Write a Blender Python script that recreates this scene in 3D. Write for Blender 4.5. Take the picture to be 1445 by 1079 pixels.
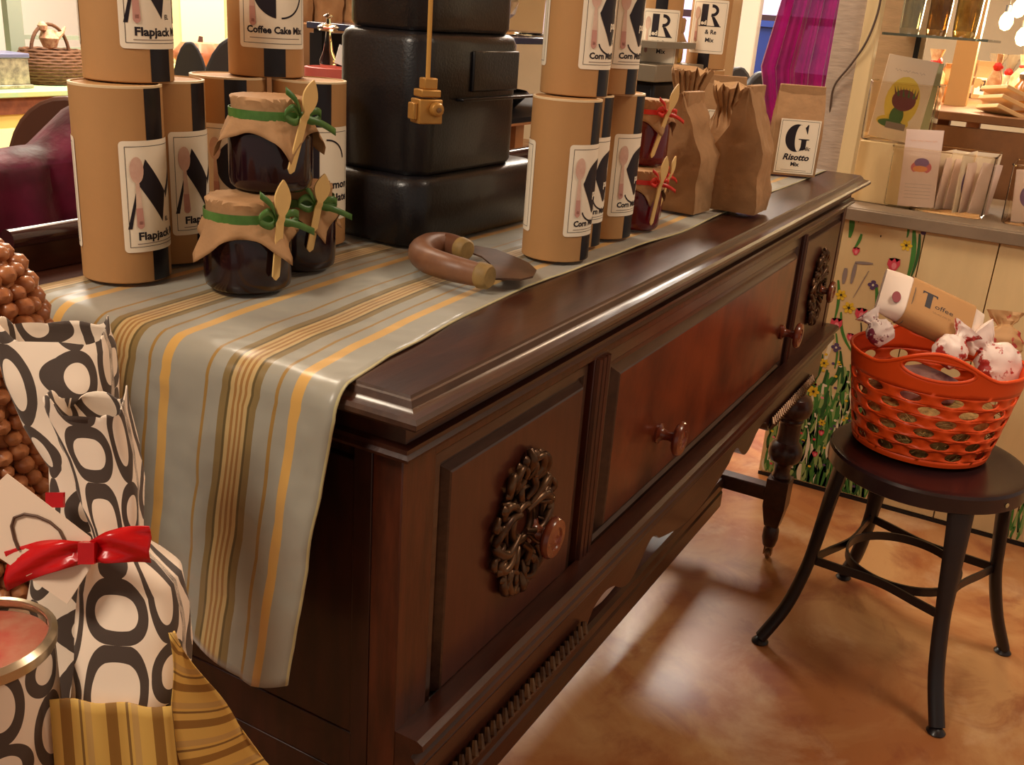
import bpy, bmesh, math, random
from mathutils import Vector, Matrix, noise
random.seed(7)
for o in list(bpy.data.objects): bpy.data.objects.remove(o)
SC = bpy.context.scene
COL = SC.collection
PI = math.pi
# ------------------------------------------------------------------ camera
YAW, PITCH, ROLL, F = 0.4944, 0.3577, 0.0732, 1403.04
CAM = Vector((-.6009, -.4173, 1.2206))
D_ = Vector((math.cos(PITCH)*math.cos(YAW), math.cos(PITCH)*math.sin(YAW), -math.sin(PITCH)))
r0 = D_.cross(Vector((0, 0, 1))).normalized(); u0 = r0.cross(D_)
R_ = r0*math.cos(ROLL) + u0*math.sin(ROLL); U_ = -r0*math.sin(ROLL) + u0*math.cos(ROLL)
cd = bpy.data.cameras.new('camera'); cam = bpy.data.objects.new('camera', cd); COL.objects.link(cam)
cam.matrix_world = Matrix(((R_.x, U_.x, -D_.x, CAM.x), (R_.y, U_.y, -D_.y, CAM.y), (R_.z, U_.z, -D_.z, CAM.z), (0, 0, 0, 1)))
cd.sensor_fit = 'HORIZONTAL'; cd.sensor_width = 36; cd.lens = F/1445*36; cd.clip_start = .02
SC.camera = cam
# ------------------------------------------------------------------ world and unseen area lights
w = bpy.data.worlds.new('world'); SC.world = w; w.use_nodes = True
w.node_tree.nodes['Background'].inputs[0].default_value = (1, .83, .67, 1)
w.node_tree.nodes['Background'].inputs[1].default_value = .28
def area(name, loc, target, size, power, col=(1, .86, .69), sy=None):
    l = bpy.data.lights.new(name, 'AREA'); l.shape = 'RECTANGLE' if sy else 'SQUARE'
    l.size = size; l.energy = power; l.color = col
    if sy: l.size_y = sy
    o = bpy.data.objects.new(name, l); COL.objects.link(o); o.location = loc
    o.rotation_euler = (Vector(target)-Vector(loc)).to_track_quat('-Z', 'Y').to_euler(); return o
area('unseen_light_counter', (-1.3, .5, 2.55), (.3, .3, .9), .5, 24)  # unseen light added from the camera side for the can fronts
area('unseen_light_aisle', (1.3, -1.3, 2.65), (1.3, -.6, 0), .6, 19, (1, .83, .64))  # unseen light added above the aisle for floor and stool
area('unseen_light_shelves', (2.5, .3, 2.5), (2.4, -.1, .8), .4, 16, (1, .74, .46))  # unseen light added to brighten the shelves at the right
area('unseen_light_middle', (1.0, 1.4, 2.65), (.8, .5, .9), .6, 24, (1, .84, .64))  # unseen light added behind the sideboard, aimed at its top
area('unseen_light_far', (2.6, 3.2, 2.65), (2.6, 3.2, 0), 1.2, 130, (1, .92, .78))  # unseen light added to brighten the far room
area('unseen_light_far_right', (4.2, 1.2, 2.65), (4.2, 1.2, 0), 1.0, 110, (1, .9, .76))  # unseen light added for the right part of the far room
vs = SC.view_settings
vs.view_transform = 'Standard'; vs.look = 'None'; vs.gamma = 1; vs.exposure = 0.27; vs.use_curve_mapping = False

# ------------------------------------------------------------------ pixel helpers (placing things at real depth)
def ray(x, y): return D_ + R_*((x-722.5)/F) - U_*((y-539.5)/F)
def on(x, y, ax, val):
    v = ray(x, y); t = (val-CAM[ax])/v[ax]; return CAM + v*t
def at(x, y, t): return CAM + ray(x, y)*t

# ------------------------------------------------------------------ materials
def lin(c):
    return tuple((v/255/12.92 if v/255 <= .04045 else ((v/255+.055)/1.055)**2.4) for v in c) + (1,)
MATS = {}
def mat(name, rgb, rough=.6, metal=0, bump=0, bscale=60, mott=0, mscale=8, rgb2=None, coat=0, trans=0, alpha=1, emit=0, ior=1.45, stretch=None, sheen=0, spec=.5, sharp=0):
    if name in MATS: return MATS[name]
    m = bpy.data.materials.new(name); m.use_nodes = True; MATS[name] = m
    nt = m.node_tree; N = nt.nodes; L = nt.links; b = N['Principled BSDF']
    b.inputs['Base Color'].default_value = lin(rgb); b.inputs['Roughness'].default_value = rough
    b.inputs['Metallic'].default_value = metal; b.inputs['Coat Weight'].default_value = coat
    b.inputs['Coat Roughness'].default_value = .15
    b.inputs['Transmission Weight'].default_value = trans; b.inputs['Alpha'].default_value = alpha; b.inputs['IOR'].default_value = ior
    b.inputs['Specular IOR Level'].default_value = spec
    if sheen: b.inputs['Sheen Weight'].default_value = sheen
    if emit:
        b.inputs['Emission Color'].default_value = lin(rgb); b.inputs['Emission Strength'].default_value = emit
    tc = N.new('ShaderNodeTexCoord'); mp = N.new('ShaderNodeMapping'); L.new(tc.outputs['Object'], mp.inputs[0])
    if stretch: mp.inputs['Scale'].default_value = stretch
    if mott or rgb2:
        n = N.new('ShaderNodeTexNoise'); n.inputs['Scale'].default_value = mscale; n.inputs['Detail'].default_value = 6
        n.inputs['Roughness'].default_value = .6; L.new(mp.outputs[0], n.inputs[0])
        r = N.new('ShaderNodeMapRange'); r.inputs[1].default_value = .53 if sharp else .36; r.inputs[2].default_value = .56 if sharp else .64; L.new(n.outputs[0], r.inputs[0])
        x = N.new('ShaderNodeMix'); x.data_type = 'RGBA'; L.new(r.outputs[0], x.inputs[0])
        c = lin(rgb); c2 = lin(rgb2) if rgb2 else tuple(v*(1-mott) for v in c[:3])+(1,)
        x.inputs[6].default_value = c; x.inputs[7].default_value = c2; L.new(x.outputs[2], b.inputs['Base Color'])
    if bump:
        n = N.new('ShaderNodeTexNoise'); n.inputs['Scale'].default_value = bscale; n.inputs['Detail'].default_value = 4
        L.new(mp.outputs[0], n.inputs[0])
        bp = N.new('ShaderNodeBump'); bp.inputs['Strength'].default_value = bump; bp.inputs['Distance'].default_value = .003
        L.new(n.outputs[0], bp.inputs['Height']); L.new(bp.outputs[0], b.inputs['Normal'])
    return m
WOOD = mat('dark_walnut', (66, 32, 20), .34, mscale=9, rgb2=(48, 21, 14), coat=.25, stretch=(1, 6, 6), bump=.08, bscale=40)
WOODV = mat('dark_walnut_upright', (84, 38, 21), .34, mscale=9, rgb2=(54, 24, 14), coat=.2, stretch=(7, 7, 1), bump=.05, bscale=40)
WOODM = mat('moulding_walnut', (74, 50, 38), .3, mscale=14, rgb2=(56, 34, 25), coat=.3, stretch=(1, 6, 6))
BURL = mat('burl_veneer', (122, 54, 26), .33, mscale=6, rgb2=(66, 24, 14), coat=.25, stretch=(1.6, 1, 1), bump=.04)
PANELW = mat('door_veneer', (78, 36, 24), .36, mscale=16, rgb2=(66, 28, 18), coat=.2, stretch=(5, 5, .8))
SHADOWW = mat('shade_dark_side', (40, 26, 20), .6, mott=.4)  # near-black side tone, shade of the end put into the colour
KRAFT = mat('kraft_board', (190, 142, 90), .75, mott=.10, mscale=5, bump=.05, bscale=300)
RIM = mat('cream_rim', (235, 208, 165), .6)
PAPER = mat('label_paper', (250, 236, 212), .6)
INK = mat('black_ink', (30, 20, 30), .5)
INKT = mat('grey_ink', (120, 100, 92), .6)
TAPE = mat('black_tape', (28, 22, 28), .35, mott=.3, mscale=60)
SPOONP = mat('pink_spoon_print', (236, 206, 182), .6, rgb2=(216, 170, 150), mscale=30)
SPOONH = mat('spoon_handle_print', (206, 150, 136), .6)
BROWN = mat('brown_paper', (176, 134, 92), .8, mott=.2, mscale=18, bump=.9, bscale=36)
BROWND = mat('brown_paper_grey', (158, 128, 98), .8, mott=.16, mscale=14, bump=.5, bscale=24)
JAM = mat('dark_jam_glass', (34, 14, 20), .12, coat=.25)
JAMR = mat('red_jam_glass', (100, 14, 26), .1, coat=.35)
GREEN = mat('green_ribbon', (66, 106, 46), .38, rgb2=(88, 130, 62), mscale=40)
REDR = mat('red_ribbon', (205, 40, 34), .35, rgb2=(228, 70, 52), mscale=30)
SATIN = mat('red_satin', (216, 22, 26), .25, rgb2=(180, 10, 18), mscale=18)
STICK = mat('birch_wood', (236, 196, 126), .5, mott=.12, mscale=20, stretch=(1, 1, .2))
IRON = mat('black_cast_iron', (20, 18, 22), .38, bump=.16, bscale=300, coat=.2)
IRONP = mat('black_plate', (22, 20, 22), .3)
BRASSC = mat('gold_cord', (196, 146, 70), .5)
BRASS = mat('old_gold_plastic', (184, 134, 66), .35, metal=.4)
HANDLE = mat('worn_handle_wood', (132, 92, 66), .42, rgb2=(106, 68, 48), mscale=20)
ENDW = mat('worn_end_grain', (158, 128, 76), .6, mott=.3, mscale=60)
STEEL = mat('tarnished_steel', (112, 84, 66), .42, metal=.45, rgb2=(84, 62, 50), mscale=25)
ORN = mat('bronzed_plate', (112, 84, 60), .34, metal=.7, rgb2=(66, 44, 32), mscale=40)
KNOB = mat('turned_knob_wood', (128, 60, 36), .25, coat=.5, rgb2=(98, 40, 26), mscale=30)
METB = mat('black_stool_metal', (30, 22, 24), .38, mott=.3, mscale=12, coat=.15)
METS = mat('stool_seat_metal', (42, 24, 27), .3, mott=.3, mscale=8, coat=.2)
ORANGE = mat('orange_plastic', (232, 80, 22), .42)
CREAMW = mat('cream_painted_wood', (226, 200, 150), .65, mott=.1, mscale=12, stretch=(1, 1, .15), bump=.1)
GREYW = mat('whitewashed_wood', (186, 166, 148), .75, mott=.2, mscale=22, stretch=(1, 1, 6), bump=.4, bscale=30)
SHELFG = mat('grey_shelf_edge', (140, 120, 98), .6, mott=.2, mscale=10)
GLASS = mat('clear_glass', (245, 240, 230), .03, trans=1, ior=1.3)
PLAST = mat('clear_plastic', (250, 244, 232), .06, trans=1, ior=1.12)
WHITE = mat('bright_white', (246, 244, 240), .6)
BLACKP = mat('black_seat_back', (46, 46, 52), .45)
DARK = mat('dark_rubber', (20, 18, 20), .5)
BRASSM = mat('caster_metal', (140, 110, 80), .35, metal=.8)

# node-based pattern materials -------------------------------------------------
class NX:
    def __init__(s, m): s.nt = m.node_tree; s.N = s.nt.nodes; s.L = s.nt.links
    def m(s, op, a, b=None, c=None):
        n = s.N.new('ShaderNodeMath'); n.operation = op
        for i, v in enumerate((a, b, c)):
            if v is None: continue
            if isinstance(v, (int, float)): n.inputs[i].default_value = v
            else: s.L.new(v, n.inputs[i])
        return n.outputs[0]
    def mix(s, f, a, b):
        x = s.N.new('ShaderNodeMix'); x.data_type = 'RGBA'
        for i, v in ((0, f), (6, a), (7, b)):
            if isinstance(v, (int, float, tuple)): x.inputs[i].default_value = v
            else: s.L.new(v, x.inputs[i])
        return x.outputs[2]
def newmat(name, rough=.6):
    m = bpy.data.materials.new(name); m.use_nodes = True; b = m.node_tree.nodes['Principled BSDF']; b.inputs['Roughness'].default_value = rough
    tc = m.node_tree.nodes.new('ShaderNodeTexCoord'); sp = m.node_tree.nodes.new('ShaderNodeSeparateXYZ')
    m.node_tree.links.new(tc.outputs['UV'], sp.inputs[0]); return m, b, NX(m), sp.outputs[0], sp.outputs[1], tc
# ring print cloth
def ring_mat():
    m, b, x, U, V, tc = newmat('ring_print_cloth', .7)
    col = x.m('FLOOR', U); fx = x.m('SUBTRACT', x.m('FRACT', U), .5)
    v = x.m('FRACT', x.m('ADD', V, x.m('MULTIPLY', col, .41)))
    def dist(cx, cy, rx, ry):
        a = x.m('DIVIDE', x.m('SUBTRACT', fx, cx), rx); c = x.m('DIVIDE', x.m('SUBTRACT', v, cy), ry)
        return x.m('SQRT', x.m('ADD', x.m('MULTIPLY', a, a), x.m('MULTIPLY', c, c)))
    def ring(d, inner): return x.m('MULTIPLY', x.m('LESS_THAN', d, 1), x.m('GREATER_THAN', d, inner))
    k = x.m('ADD', ring(dist(0, .2, .5, .2), .55), ring(dist(0, .7, .46, .31), .62)); k = x.m('MINIMUM', k, 1)
    x.L.new(x.mix(k, lin((250, 230, 208)), lin((74, 58, 48))), b.inputs['Base Color'])
    b.inputs['Sheen Weight'].default_value = .2
    return m
RING = ring_mat()
# gold and blue-grey striped runner : U runs across the stripes in metres
def runner_mat():
    m, b, x, U, V, tc = newmat('striped_silk_runner', .34)
    base = lin((158, 155, 142)); col = base
    t = x.m('FRACT', x.m('DIVIDE', x.m('SUBTRACT', U, .100-.071), .142))   # period between wide bands, band centred at t=.5
    def band(c, wd): return x.m('LESS_THAN', x.m('ABSOLUTE', x.m('SUBTRACT', t, c)), wd)
    col = x.mix(band(.5, .145), col, lin((134, 112, 66)))
    col = x.mix(band(.5, .078), col, lin((194, 166, 112)))
    for c in (.46, .5, .54): col = x.mix(band(c, .010), col, lin((160, 116, 60)))
    for c in (.41, .59): col = x.mix(band(c, .008), col, lin((96, 80, 40)))
    for c in (.765, .235): col = x.mix(band(c, .012), col, lin((158, 122, 58)))
    col = x.mix(band(.095, .038), col, lin((212, 166, 88)))
    edge = x.m('LESS_THAN', U, .006); col = x.mix(edge, col, lin((200, 190, 140)))
    x.L.new(col, b.inputs['Base Color']); b.inputs['Sheen Weight'].default_value = .3
    n = x.N.new('ShaderNodeTexNoise'); n.inputs['Scale'].default_value = 14; x.L.new(tc.outputs['Object'], n.inputs[0])
    bp = x.N.new('ShaderNodeBump'); bp.inputs['Strength'].default_value = .8; bp.inputs['Distance'].default_value = .012
    x.L.new(n.outputs[0], bp.inputs['Height']); x.L.new(bp.outputs[0], b.inputs['Normal'])
    return m
RUN = runner_mat()
def ystripe_mat():
    m, b, x, U, V, tc = newmat('yellow_striped_cloth', .6)
    t = x.m('FRACT', U); col = lin((226, 182, 92))
    def band(c, wd): return x.m('LESS_THAN', x.m('ABSOLUTE', x.m('SUBTRACT', t, c)), wd)
    col = x.mix(band(.3, .11), col, lin((156, 112, 48))); col = x.mix(band(.62, .03), col, lin((140, 104, 52)))
    col = x.mix(band(.8, .08), col, lin((206, 164, 96)))
    x.L.new(col, b.inputs['Base Color']); return m
YSTR = ystripe_mat()
def floor_mat():
    m = mat('stained_floor', (204, 148, 92), .34, coat=.1)
    x = NX(m); b = m.node_tree.nodes['Principled BSDF']; tc = x.N.new('ShaderNodeTexCoord')
    def nz(s, d, lo, hi, dist=0):
        n = x.N.new('ShaderNodeTexNoise'); n.inputs['Scale'].default_value = s; n.inputs['Detail'].default_value = d; n.inputs['Roughness'].default_value = .62; n.inputs['Distortion'].default_value = dist
        x.L.new(tc.outputs['Object'], n.inputs[0]); r = x.N.new('ShaderNodeMapRange'); r.inputs[1].default_value = lo; r.inputs[2].default_value = hi; x.L.new(n.outputs[0], r.inputs[0]); return r.outputs[0]
    c = x.mix(nz(2.6, 9, .40, .60, .8), lin((196, 148, 98)), lin((166, 104, 60)))
    c = x.mix(x.m('MULTIPLY', nz(5.5, 10, .53, .69, .7), .8), c, lin((138, 70, 44)))
    c = x.mix(x.m('MULTIPLY', nz(3.1, 7, .56, .72, .3), .6), c, lin((226, 196, 158)))
    x.L.new(c, b.inputs['Base Color']); return m
FLOOR = floor_mat()
def sheer(name, rgb, mixf):
    m = bpy.data.materials.new(name); m.use_nodes = True; N = m.node_tree.nodes; L = m.node_tree.links; b = N['Principled BSDF']
    b.inputs['Base Color'].default_value = lin(rgb); b.inputs['Roughness'].default_value = .5; b.inputs['Sheen Weight'].default_value = .5
    n = N.new('ShaderNodeTexNoise'); n.inputs['Scale'].default_value = 16; n.inputs['Detail'].default_value = 5; tc = N.new('ShaderNodeTexCoord'); L.new(tc.outputs['Object'], n.inputs[0])
    r = N.new('ShaderNodeMapRange'); r.inputs[1].default_value = .42; r.inputs[2].default_value = .62; L.new(n.outputs[0], r.inputs[0])
    x = N.new('ShaderNodeMix'); x.data_type = 'RGBA'; L.new(r.outputs[0], x.inputs[0]); x.inputs[6].default_value = lin(rgb); x.inputs[7].default_value = lin(tuple(int(v*.5) for v in rgb)); L.new(x.outputs[2], b.inputs['Base Color'])
    bp = N.new('ShaderNodeBump'); bp.inputs['Strength'].default_value = .7; bp.inputs['Distance'].default_value = .01; L.new(n.outputs[0], bp.inputs['Height']); L.new(bp.outputs[0], b.inputs['Normal'])
    tr = N.new('ShaderNodeBsdfTransparent'); tr.inputs[0].default_value = (.9, .3, .55, 1); tl = N.new('ShaderNodeBsdfTranslucent'); tl.inputs[0].default_value = lin(rgb)
    a = N.new('ShaderNodeMixShader'); a.inputs[0].default_value = .4; L.new(b.outputs[0], a.inputs[1]); L.new(tl.outputs[0], a.inputs[2])
    c = N.new('ShaderNodeMixShader'); c.inputs[0].default_value = mixf; L.new(a.outputs[0], c.inputs[1]); L.new(tr.outputs[0], c.inputs[2])
    L.new(c.outputs[0], N['Material Output'].inputs[0]); return m
MAG = sheer('magenta_organza', (146, 18, 96), .05)
MAGC = sheer('magenta_crushed_organza', (140, 28, 74), .15)

# ------------------------------------------------------------------ mesh tools
class MB:
    def __init__(s): s.v = []; s.f = []; s.mi = []; s.uv = []   # uv: per vertex or None
    def add(s, vs, fs, mi=0, uv=None):
        k = len(s.v); s.v += [Vector(p) for p in vs]; s.f += [[i+k for i in f] for f in fs]; s.mi += [mi]*len(fs)
        s.uv += list(uv) if uv else [(0, 0)]*len(vs); return s
    def box(s, x0, x1, y0, y1, z0, z1, mi=0):
        vs = [(x, y, z) for z in (z0, z1) for y in (y0, y1) for x in (x0, x1)]
        return s.add(vs, [(0, 2, 3, 1), (4, 5, 7, 6), (0, 1, 5, 4), (2, 6, 7, 3), (0, 4, 6, 2), (1, 3, 7, 5)], mi)
    def obox(s, c, ax, size, mi=0):   # oriented box : ax = 3 unit vectors
        c = Vector(c); vs = []
        for k in (-.5, .5):
            for j in (-.5, .5):
                for i in (-.5, .5): vs.append(c+ax[0]*size[0]*i+ax[1]*size[1]*j+ax[2]*size[2]*k)
        return s.add(vs, [(0, 2, 3, 1), (4, 5, 7, 6), (0, 1, 5, 4), (2, 6, 7, 3), (0, 4, 6, 2), (1, 3, 7, 5)], mi)
    def loft(s, secs, cap=True, closed=True, mi=0, uv=None, ring=False):
        n = len(secs[0]); vs = [p for q in secs for p in q]; fs = []; m = len(secs)
        for j in range(m if ring else m-1):
            for i in range(n if closed else n-1):
                a = j*n+i; b = j*n+(i+1) % n; jj = (j+1) % m; fs.append((a, b, jj*n+(i+1) % n, jj*n+i))
        if cap and not ring: fs.append(tuple(range(n-1, -1, -1))); fs.append(tuple(range((m-1)*n, m*n)))
        return s.add(vs, fs, mi, uv)
    def lathe(s, prof, n=40, c=(0, 0, 0), axis=(0, 0, 1), mi=0, cap=True):
        c = Vector(c); q = Vector((0, 0, 1)).rotation_difference(Vector(axis).normalized())
        secs = [[c + q @ Vector((r*math.cos(2*PI*i/n), r*math.sin(2*PI*i/n), z)) for i in range(n)] for r, z in prof]
        return s.loft(secs, cap=cap, mi=mi)
    def tube(s, pts, rad, n=10, cap=True, mi=0, closed=False, flat=None):
        pts = [Vector(p) for p in pts]; m = len(pts); rad = rad if isinstance(rad, (list, tuple)) else [rad]*m; secs = []
        up = None
        for i, p in enumerate(pts):
            if closed: t = pts[(i+1) % m]-pts[i-1]
            else: t = pts[min(i+1, m-1)]-pts[max(i-1, 0)]
            t.normalize()
            if up is None: up = Vector((0, 0, 1)) if abs(t.z) < .9 else Vector((1, 0, 0))
            a = t.cross(up).normalized(); b = a.cross(t).normalized(); up = b
            fa, fb = flat if flat else (1, 1)
            secs.append([p+(a*math.cos(2*PI*k/n)*fa+b*math.sin(2*PI*k/n)*fb)*rad[i] for k in range(n)])
        return s.loft(secs, cap=cap and not closed, mi=mi, ring=closed)
    def prism(s, poly, z0, z1, mi=0, fn=None):   # poly 2D -> fn(x,y,z)
        fn = fn or (lambda x, y, z: (x, y, z)); n = len(poly)
        vs = [fn(x, y, z0) for x, y in poly]+[fn(x, y, z1) for x, y in poly]
        fs = [tuple(range(n-1, -1, -1)), tuple(range(n, 2*n))]+[(i, (i+1) % n, n+(i+1) % n, n+i) for i in range(n)]
        return s.add(vs, fs, mi)
def smooth_path(pts, k=6, closed=False):
    pts = [Vector(p) for p in pts]; out = []; m = len(pts)
    for i in range(m if closed else m-1):
        if closed: p0, p1, p2, p3 = pts[i-1], pts[i], pts[(i+1) % m], pts[(i+2) % m]
        else: p0, p1, p2, p3 = pts[max(i-1, 0)], pts[i], pts[i+1], pts[min(i+2, m-1)]
        for j in range(k):
            t = j/k; out.append(.5*((2*p1)+(p2-p0)*t+(2*p0-5*p1+4*p2-p3)*t*t+(3*p1-p0-3*p2+p3)*t**3))
    if not closed: out.append(pts[-1])
    return out
def obj(name, mb, mats, parent=None, loc=None, rot=None, smooth=40, bevel=0, solid=0, soff=0, subd=0):
    me = bpy.data.meshes.new(name)
    if isinstance(mb, bmesh.types.BMesh): mb.to_mesh(me); mb.free()
    else:
        me.from_pydata([tuple(v) for v in mb.v], [], mb.f)
        for i, p in enumerate(me.polygons): p.material_index = mb.mi[i]
        if any(u != (0, 0) for u in mb.uv):
            ul = me.uv_layers.new(name='UVMap')
            for l in me.loops: ul.data[l.index].uv = mb.uv[l.vertex_index]
        bm = bmesh.new(); bm.from_mesh(me); bmesh.ops.recalc_face_normals(bm, faces=bm.faces); bm.to_mesh(me); bm.free()
    for m in (mats if isinstance(mats, (list, tuple)) else [mats]): me.materials.append(m)
    if smooth:
        me.shade_smooth(); me.set_sharp_from_angle(angle=math.radians(smooth))
    o = bpy.data.objects.new(name, me); COL.objects.link(o)
    if parent: o.parent = parent
    if loc is not None: o.location = loc
    if rot is not None: o.rotation_euler = rot
    if solid:
        md = o.modifiers.new('solid', 'SOLIDIFY'); md.thickness = solid; md.offset = soff
    if bevel:
        md = o.modifiers.new('bevel', 'BEVEL'); md.width = bevel; md.segments = 2; md.limit_method = 'ANGLE'
    if subd:
        md = o.modifiers.new('sub', 'SUBSURF'); md.levels = subd; md.render_levels = subd
    return o
def tag(o, label=None, cat=None, group=None, kind=None):
    if label: o['label'] = label
    if cat: o['category'] = cat
    if group: o['group'] = group
    if kind: o['kind'] = kind
    return o
def thing(name, label, cat, loc=(0, 0, 0), rz=0, group=None, rot=None):
    o = bpy.data.objects.new(name, None); COL.objects.link(o); o.empty_display_size = .05
    o.location = loc; o.rotation_euler = rot if rot else (0, 0, rz); return tag(o, label, cat, group)
def rrect(w, d, r, n=6):
    pts = []
    for cx, cy, a0 in ((w/2-r, d/2-r, 0), (-w/2+r, d/2-r, PI/2), (-w/2+r, -d/2+r, PI), (w/2-r, -d/2+r, 1.5*PI)):
        for i in range(n+1): a = a0+PI/2*i/n; pts.append((cx+r*math.cos(a), cy+r*math.sin(a)))
    return pts
def nz(p, s=1.0, seed=0): return noise.noise(Vector(p)*s+Vector((seed*7.3, seed*3.1, seed*1.7)))
def squig(a, x, y, w, amp, mi):      # illegible handwriting
    n = 44
    P_ = [(x+w*i/n, y+amp*math.sin(i*1.25)*(.6+.4*math.sin(i*.37))) for i in range(n+1) if i % 12 != 11]
    for (x0, y0), (x1, y1) in zip(P_, P_[1:]):
        if x1-x0 < w/n*1.5: a.poly([(x0, y0-.0003), (x1, y1-.0003), (x1, y1+.0004), (x0, y0+.0004)], mi, 3)
# flat artwork : list of (layer, material index, polygon) -> bmesh, bisected every few mm, then mapped
def text_polys(txt, size, bold=0, shear=0, font=None):
    cu = bpy.data.curves.new('t', 'FONT'); cu.body = txt; cu.size = size; cu.offset = bold; cu.shear = shear; cu.resolution_u = 2
    o = bpy.data.objects.new('t', cu); COL.objects.link(o); bpy.context.view_layer.update()
    me = bpy.data.meshes.new_from_object(o); vs = [v.co.copy() for v in me.vertices]; fs = [list(p.vertices) for p in me.polygons]
    bpy.data.objects.remove(o); bpy.data.meshes.remove(me); bpy.data.curves.remove(cu); return vs, fs
_tc = {}
class Art:
    def __init__(s): s.bm = bmesh.new()
    def poly(s, pts, mi, layer=1):
        vs = [s.bm.verts.new((x, y, layer*.00025)) for x, y in pts]
        try: f = s.bm.faces.new(vs); f.material_index = mi; bmesh.ops.triangulate(s.bm, faces=[f])
        except ValueError: pass
    def text(s, txt, x, y, size, mi, layer=2, bold=0, width=None, shear=0, center=False, rot=0, hs=1):
        key = (txt, size, bold, shear)
        if key not in _tc: _tc[key] = text_polys(txt, size, bold, shear)
        vs, fs = _tc[key]
        if not vs: return
        w = max(v.x for v in vs)-min(v.x for v in vs); k = (width/w if width else 1)
        ox = x-(w*k/2 if center else 0); c, sn = math.cos(rot), math.sin(rot)
        nv = []
        for v in vs:
            X = v.x*k; Y = v.y*hs
            nv.append(s.bm.verts.new((ox+X*c-Y*sn, y+X*sn+Y*c, layer*.00025)))
        for f in fs:
            try: q = s.bm.faces.new([nv[i] for i in f]); q.material_index = mi
            except ValueError: pass
    def frame(s, w, h, t, ins, mi, layer=2):
        a, b = w/2-ins, h/2-ins
        for x0, x1, y0, y1 in ((-a, a, b-t, b), (-a, a, -b, -b+t), (-a, -a+t, -b, b), (a-t, a, -b, b)):
            s.poly([(x0, y0), (x1, y0), (x1, y1), (x0, y1)], mi, layer)
    def arc(s, cx, cy, rx, ry, a0, a1, t0, t1, mi, layer=2, n=24):
        o = []; i_ = []
        for k in range(n+1):
            a = math.radians(a0+(a1-a0)*k/n); t = t0+(t1-t0)*k/n
            o.append((cx+rx*math.cos(a), cy+ry*math.sin(a))); i_.append((cx+(rx-t)*math.cos(a), cy+(ry-t)*math.sin(a)))
        for k in range(n): s.poly([o[k], o[k+1], i_[k+1], i_[k]], mi, layer)
    def disc(s, cx, cy, rx, ry, mi, layer=2, n=20, rot=0):
        c, sn = math.cos(rot), math.sin(rot)
        s.poly([(cx+rx*math.cos(a)*c-ry*math.sin(a)*sn, cy+rx*math.cos(a)*sn+ry*math.sin(a)*c) for a in [2*PI*k/n for k in range(n)]], mi, layer)
    def finish(s, fn, step=.004, lo=-.1, hi=.1):
        if step:
            x = lo
            while x < hi:
                bmesh.ops.bisect_plane(s.bm, geom=s.bm.verts[:]+s.bm.edges[:]+s.bm.faces[:], plane_co=(x, 0, 0), plane_no=(1, 0, 0)); x += step
        for v in s.bm.verts: v.co = Vector(fn(v.co.x, v.co.y, v.co.z))
        return s.bm
def wrap(r, zc, phi=0): return lambda x, y, z: ((r+z)*math.sin(x/r+phi), -(r+z)*math.cos(x/r+phi), zc+y)
def ribbon_strip(mb, pts, w, up=None, mi=0, tw=0):
    pts = smooth_path(pts, 5); n = len(pts); L = []; Rr = []
    up = Vector(up or (0, 0, 1))
    for i, p in enumerate(pts):
        q = Matrix.Rotation(tw*i/n, 3, (pts[-1]-pts[0]).normalized()) @ up
        L.append(p+q*w/2); Rr.append(p-q*w/2)
    vs = L+Rr; mb.add(vs, [(i, i+1, n+i+1, n+i) for i in range(n-1)], mi)

# ================================================================== SETTING
mb = MB(); mb.box(-4, 8.5, -4, 7.5, -.05, 0); tag(obj('floor', mb, FLOOR), 'orange brown mottled stained floor', kind='structure')
WALL = mat('cream_wall', (240, 226, 190), .8, mott=.06, mscale=3)
mb = MB(); mb.box(-4, 8.5, 7.5, 7.6, 0, 3); tag(obj('wall_back', mb, WALL), kind='structure')
mb = MB(); mb.box(8.5, 8.6, -4, 7.5, 0, 3); tag(obj('wall_right', mb, WALL), kind='structure')
mb = MB(); mb.box(-4, 8.5, -4, 7.5, 3.0, 3.05); tag(obj('ceiling', mb, mat('cream_ceiling', (220, 196, 160), .9)), kind='structure')

# ================================================================== SIDEBOARD
LX, DY = 1.65, .48
sb = thing('sideboard', 'long dark walnut sideboard with turned legs under the striped runner', 'sideboard', (0, 0, 0))
def rect_loft(mb, x0, x1, y0, y1, prof, mi=0):
    secs = [[Vector(p) for p in ((x0-o, y0-o, z), (x1+o, y0-o, z), (x1+o, y1+o, z), (x0-o, y1+o, z))] for o, z in prof]
    return mb.loft(secs, mi=mi)
mb = MB(); rect_loft(mb, 0, LX, 0, DY, [(.0, .912), (.014, .912), (.016, .917), (.030, .918), (.033, .921), (.033, .925), (.030, .928), (.024, .9285), (.019, .931), (.016, .9355), (.014, .9365), (.0125, .9385), (0, .9386)])
top = obj('tabletop', mb, WOOD, sb, smooth=25)
for p in top.data.polygons:
    if p.normal.z < .95 or p.center.x < 0 and False: p.material_index = 1
top.data.materials.append(WOODM)
mb = MB(); rect_loft(mb, 0, LX, 0, DY, [(0, .876), (.004, .877), (.011, .879), (.012, .882), (.009, .885), (.009, .889), (.003, .891), (.002, .912)])
obj('frieze', mb, WOOD, sb, smooth=25)
mb = MB(); mb.box(.01, LX-.01, .022, DY, .53, .876)
mb.box(-.0015, .048, 0, .03, .53, .876); mb.box(LX-.028, LX, 0, .03, .53, .876)
for a, b in ((.366, .401), (1.296, 1.308)):
    mb.box(a, b, .0004, .03, .575, .866)
mb.box(.01, LX-.01, .0008, .03, .862, .8755); mb.box(.01, LX-.01, .0008, .03, .53, .575)
obj('carcass', mb, WOODV, sb, bevel=.0012)
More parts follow.
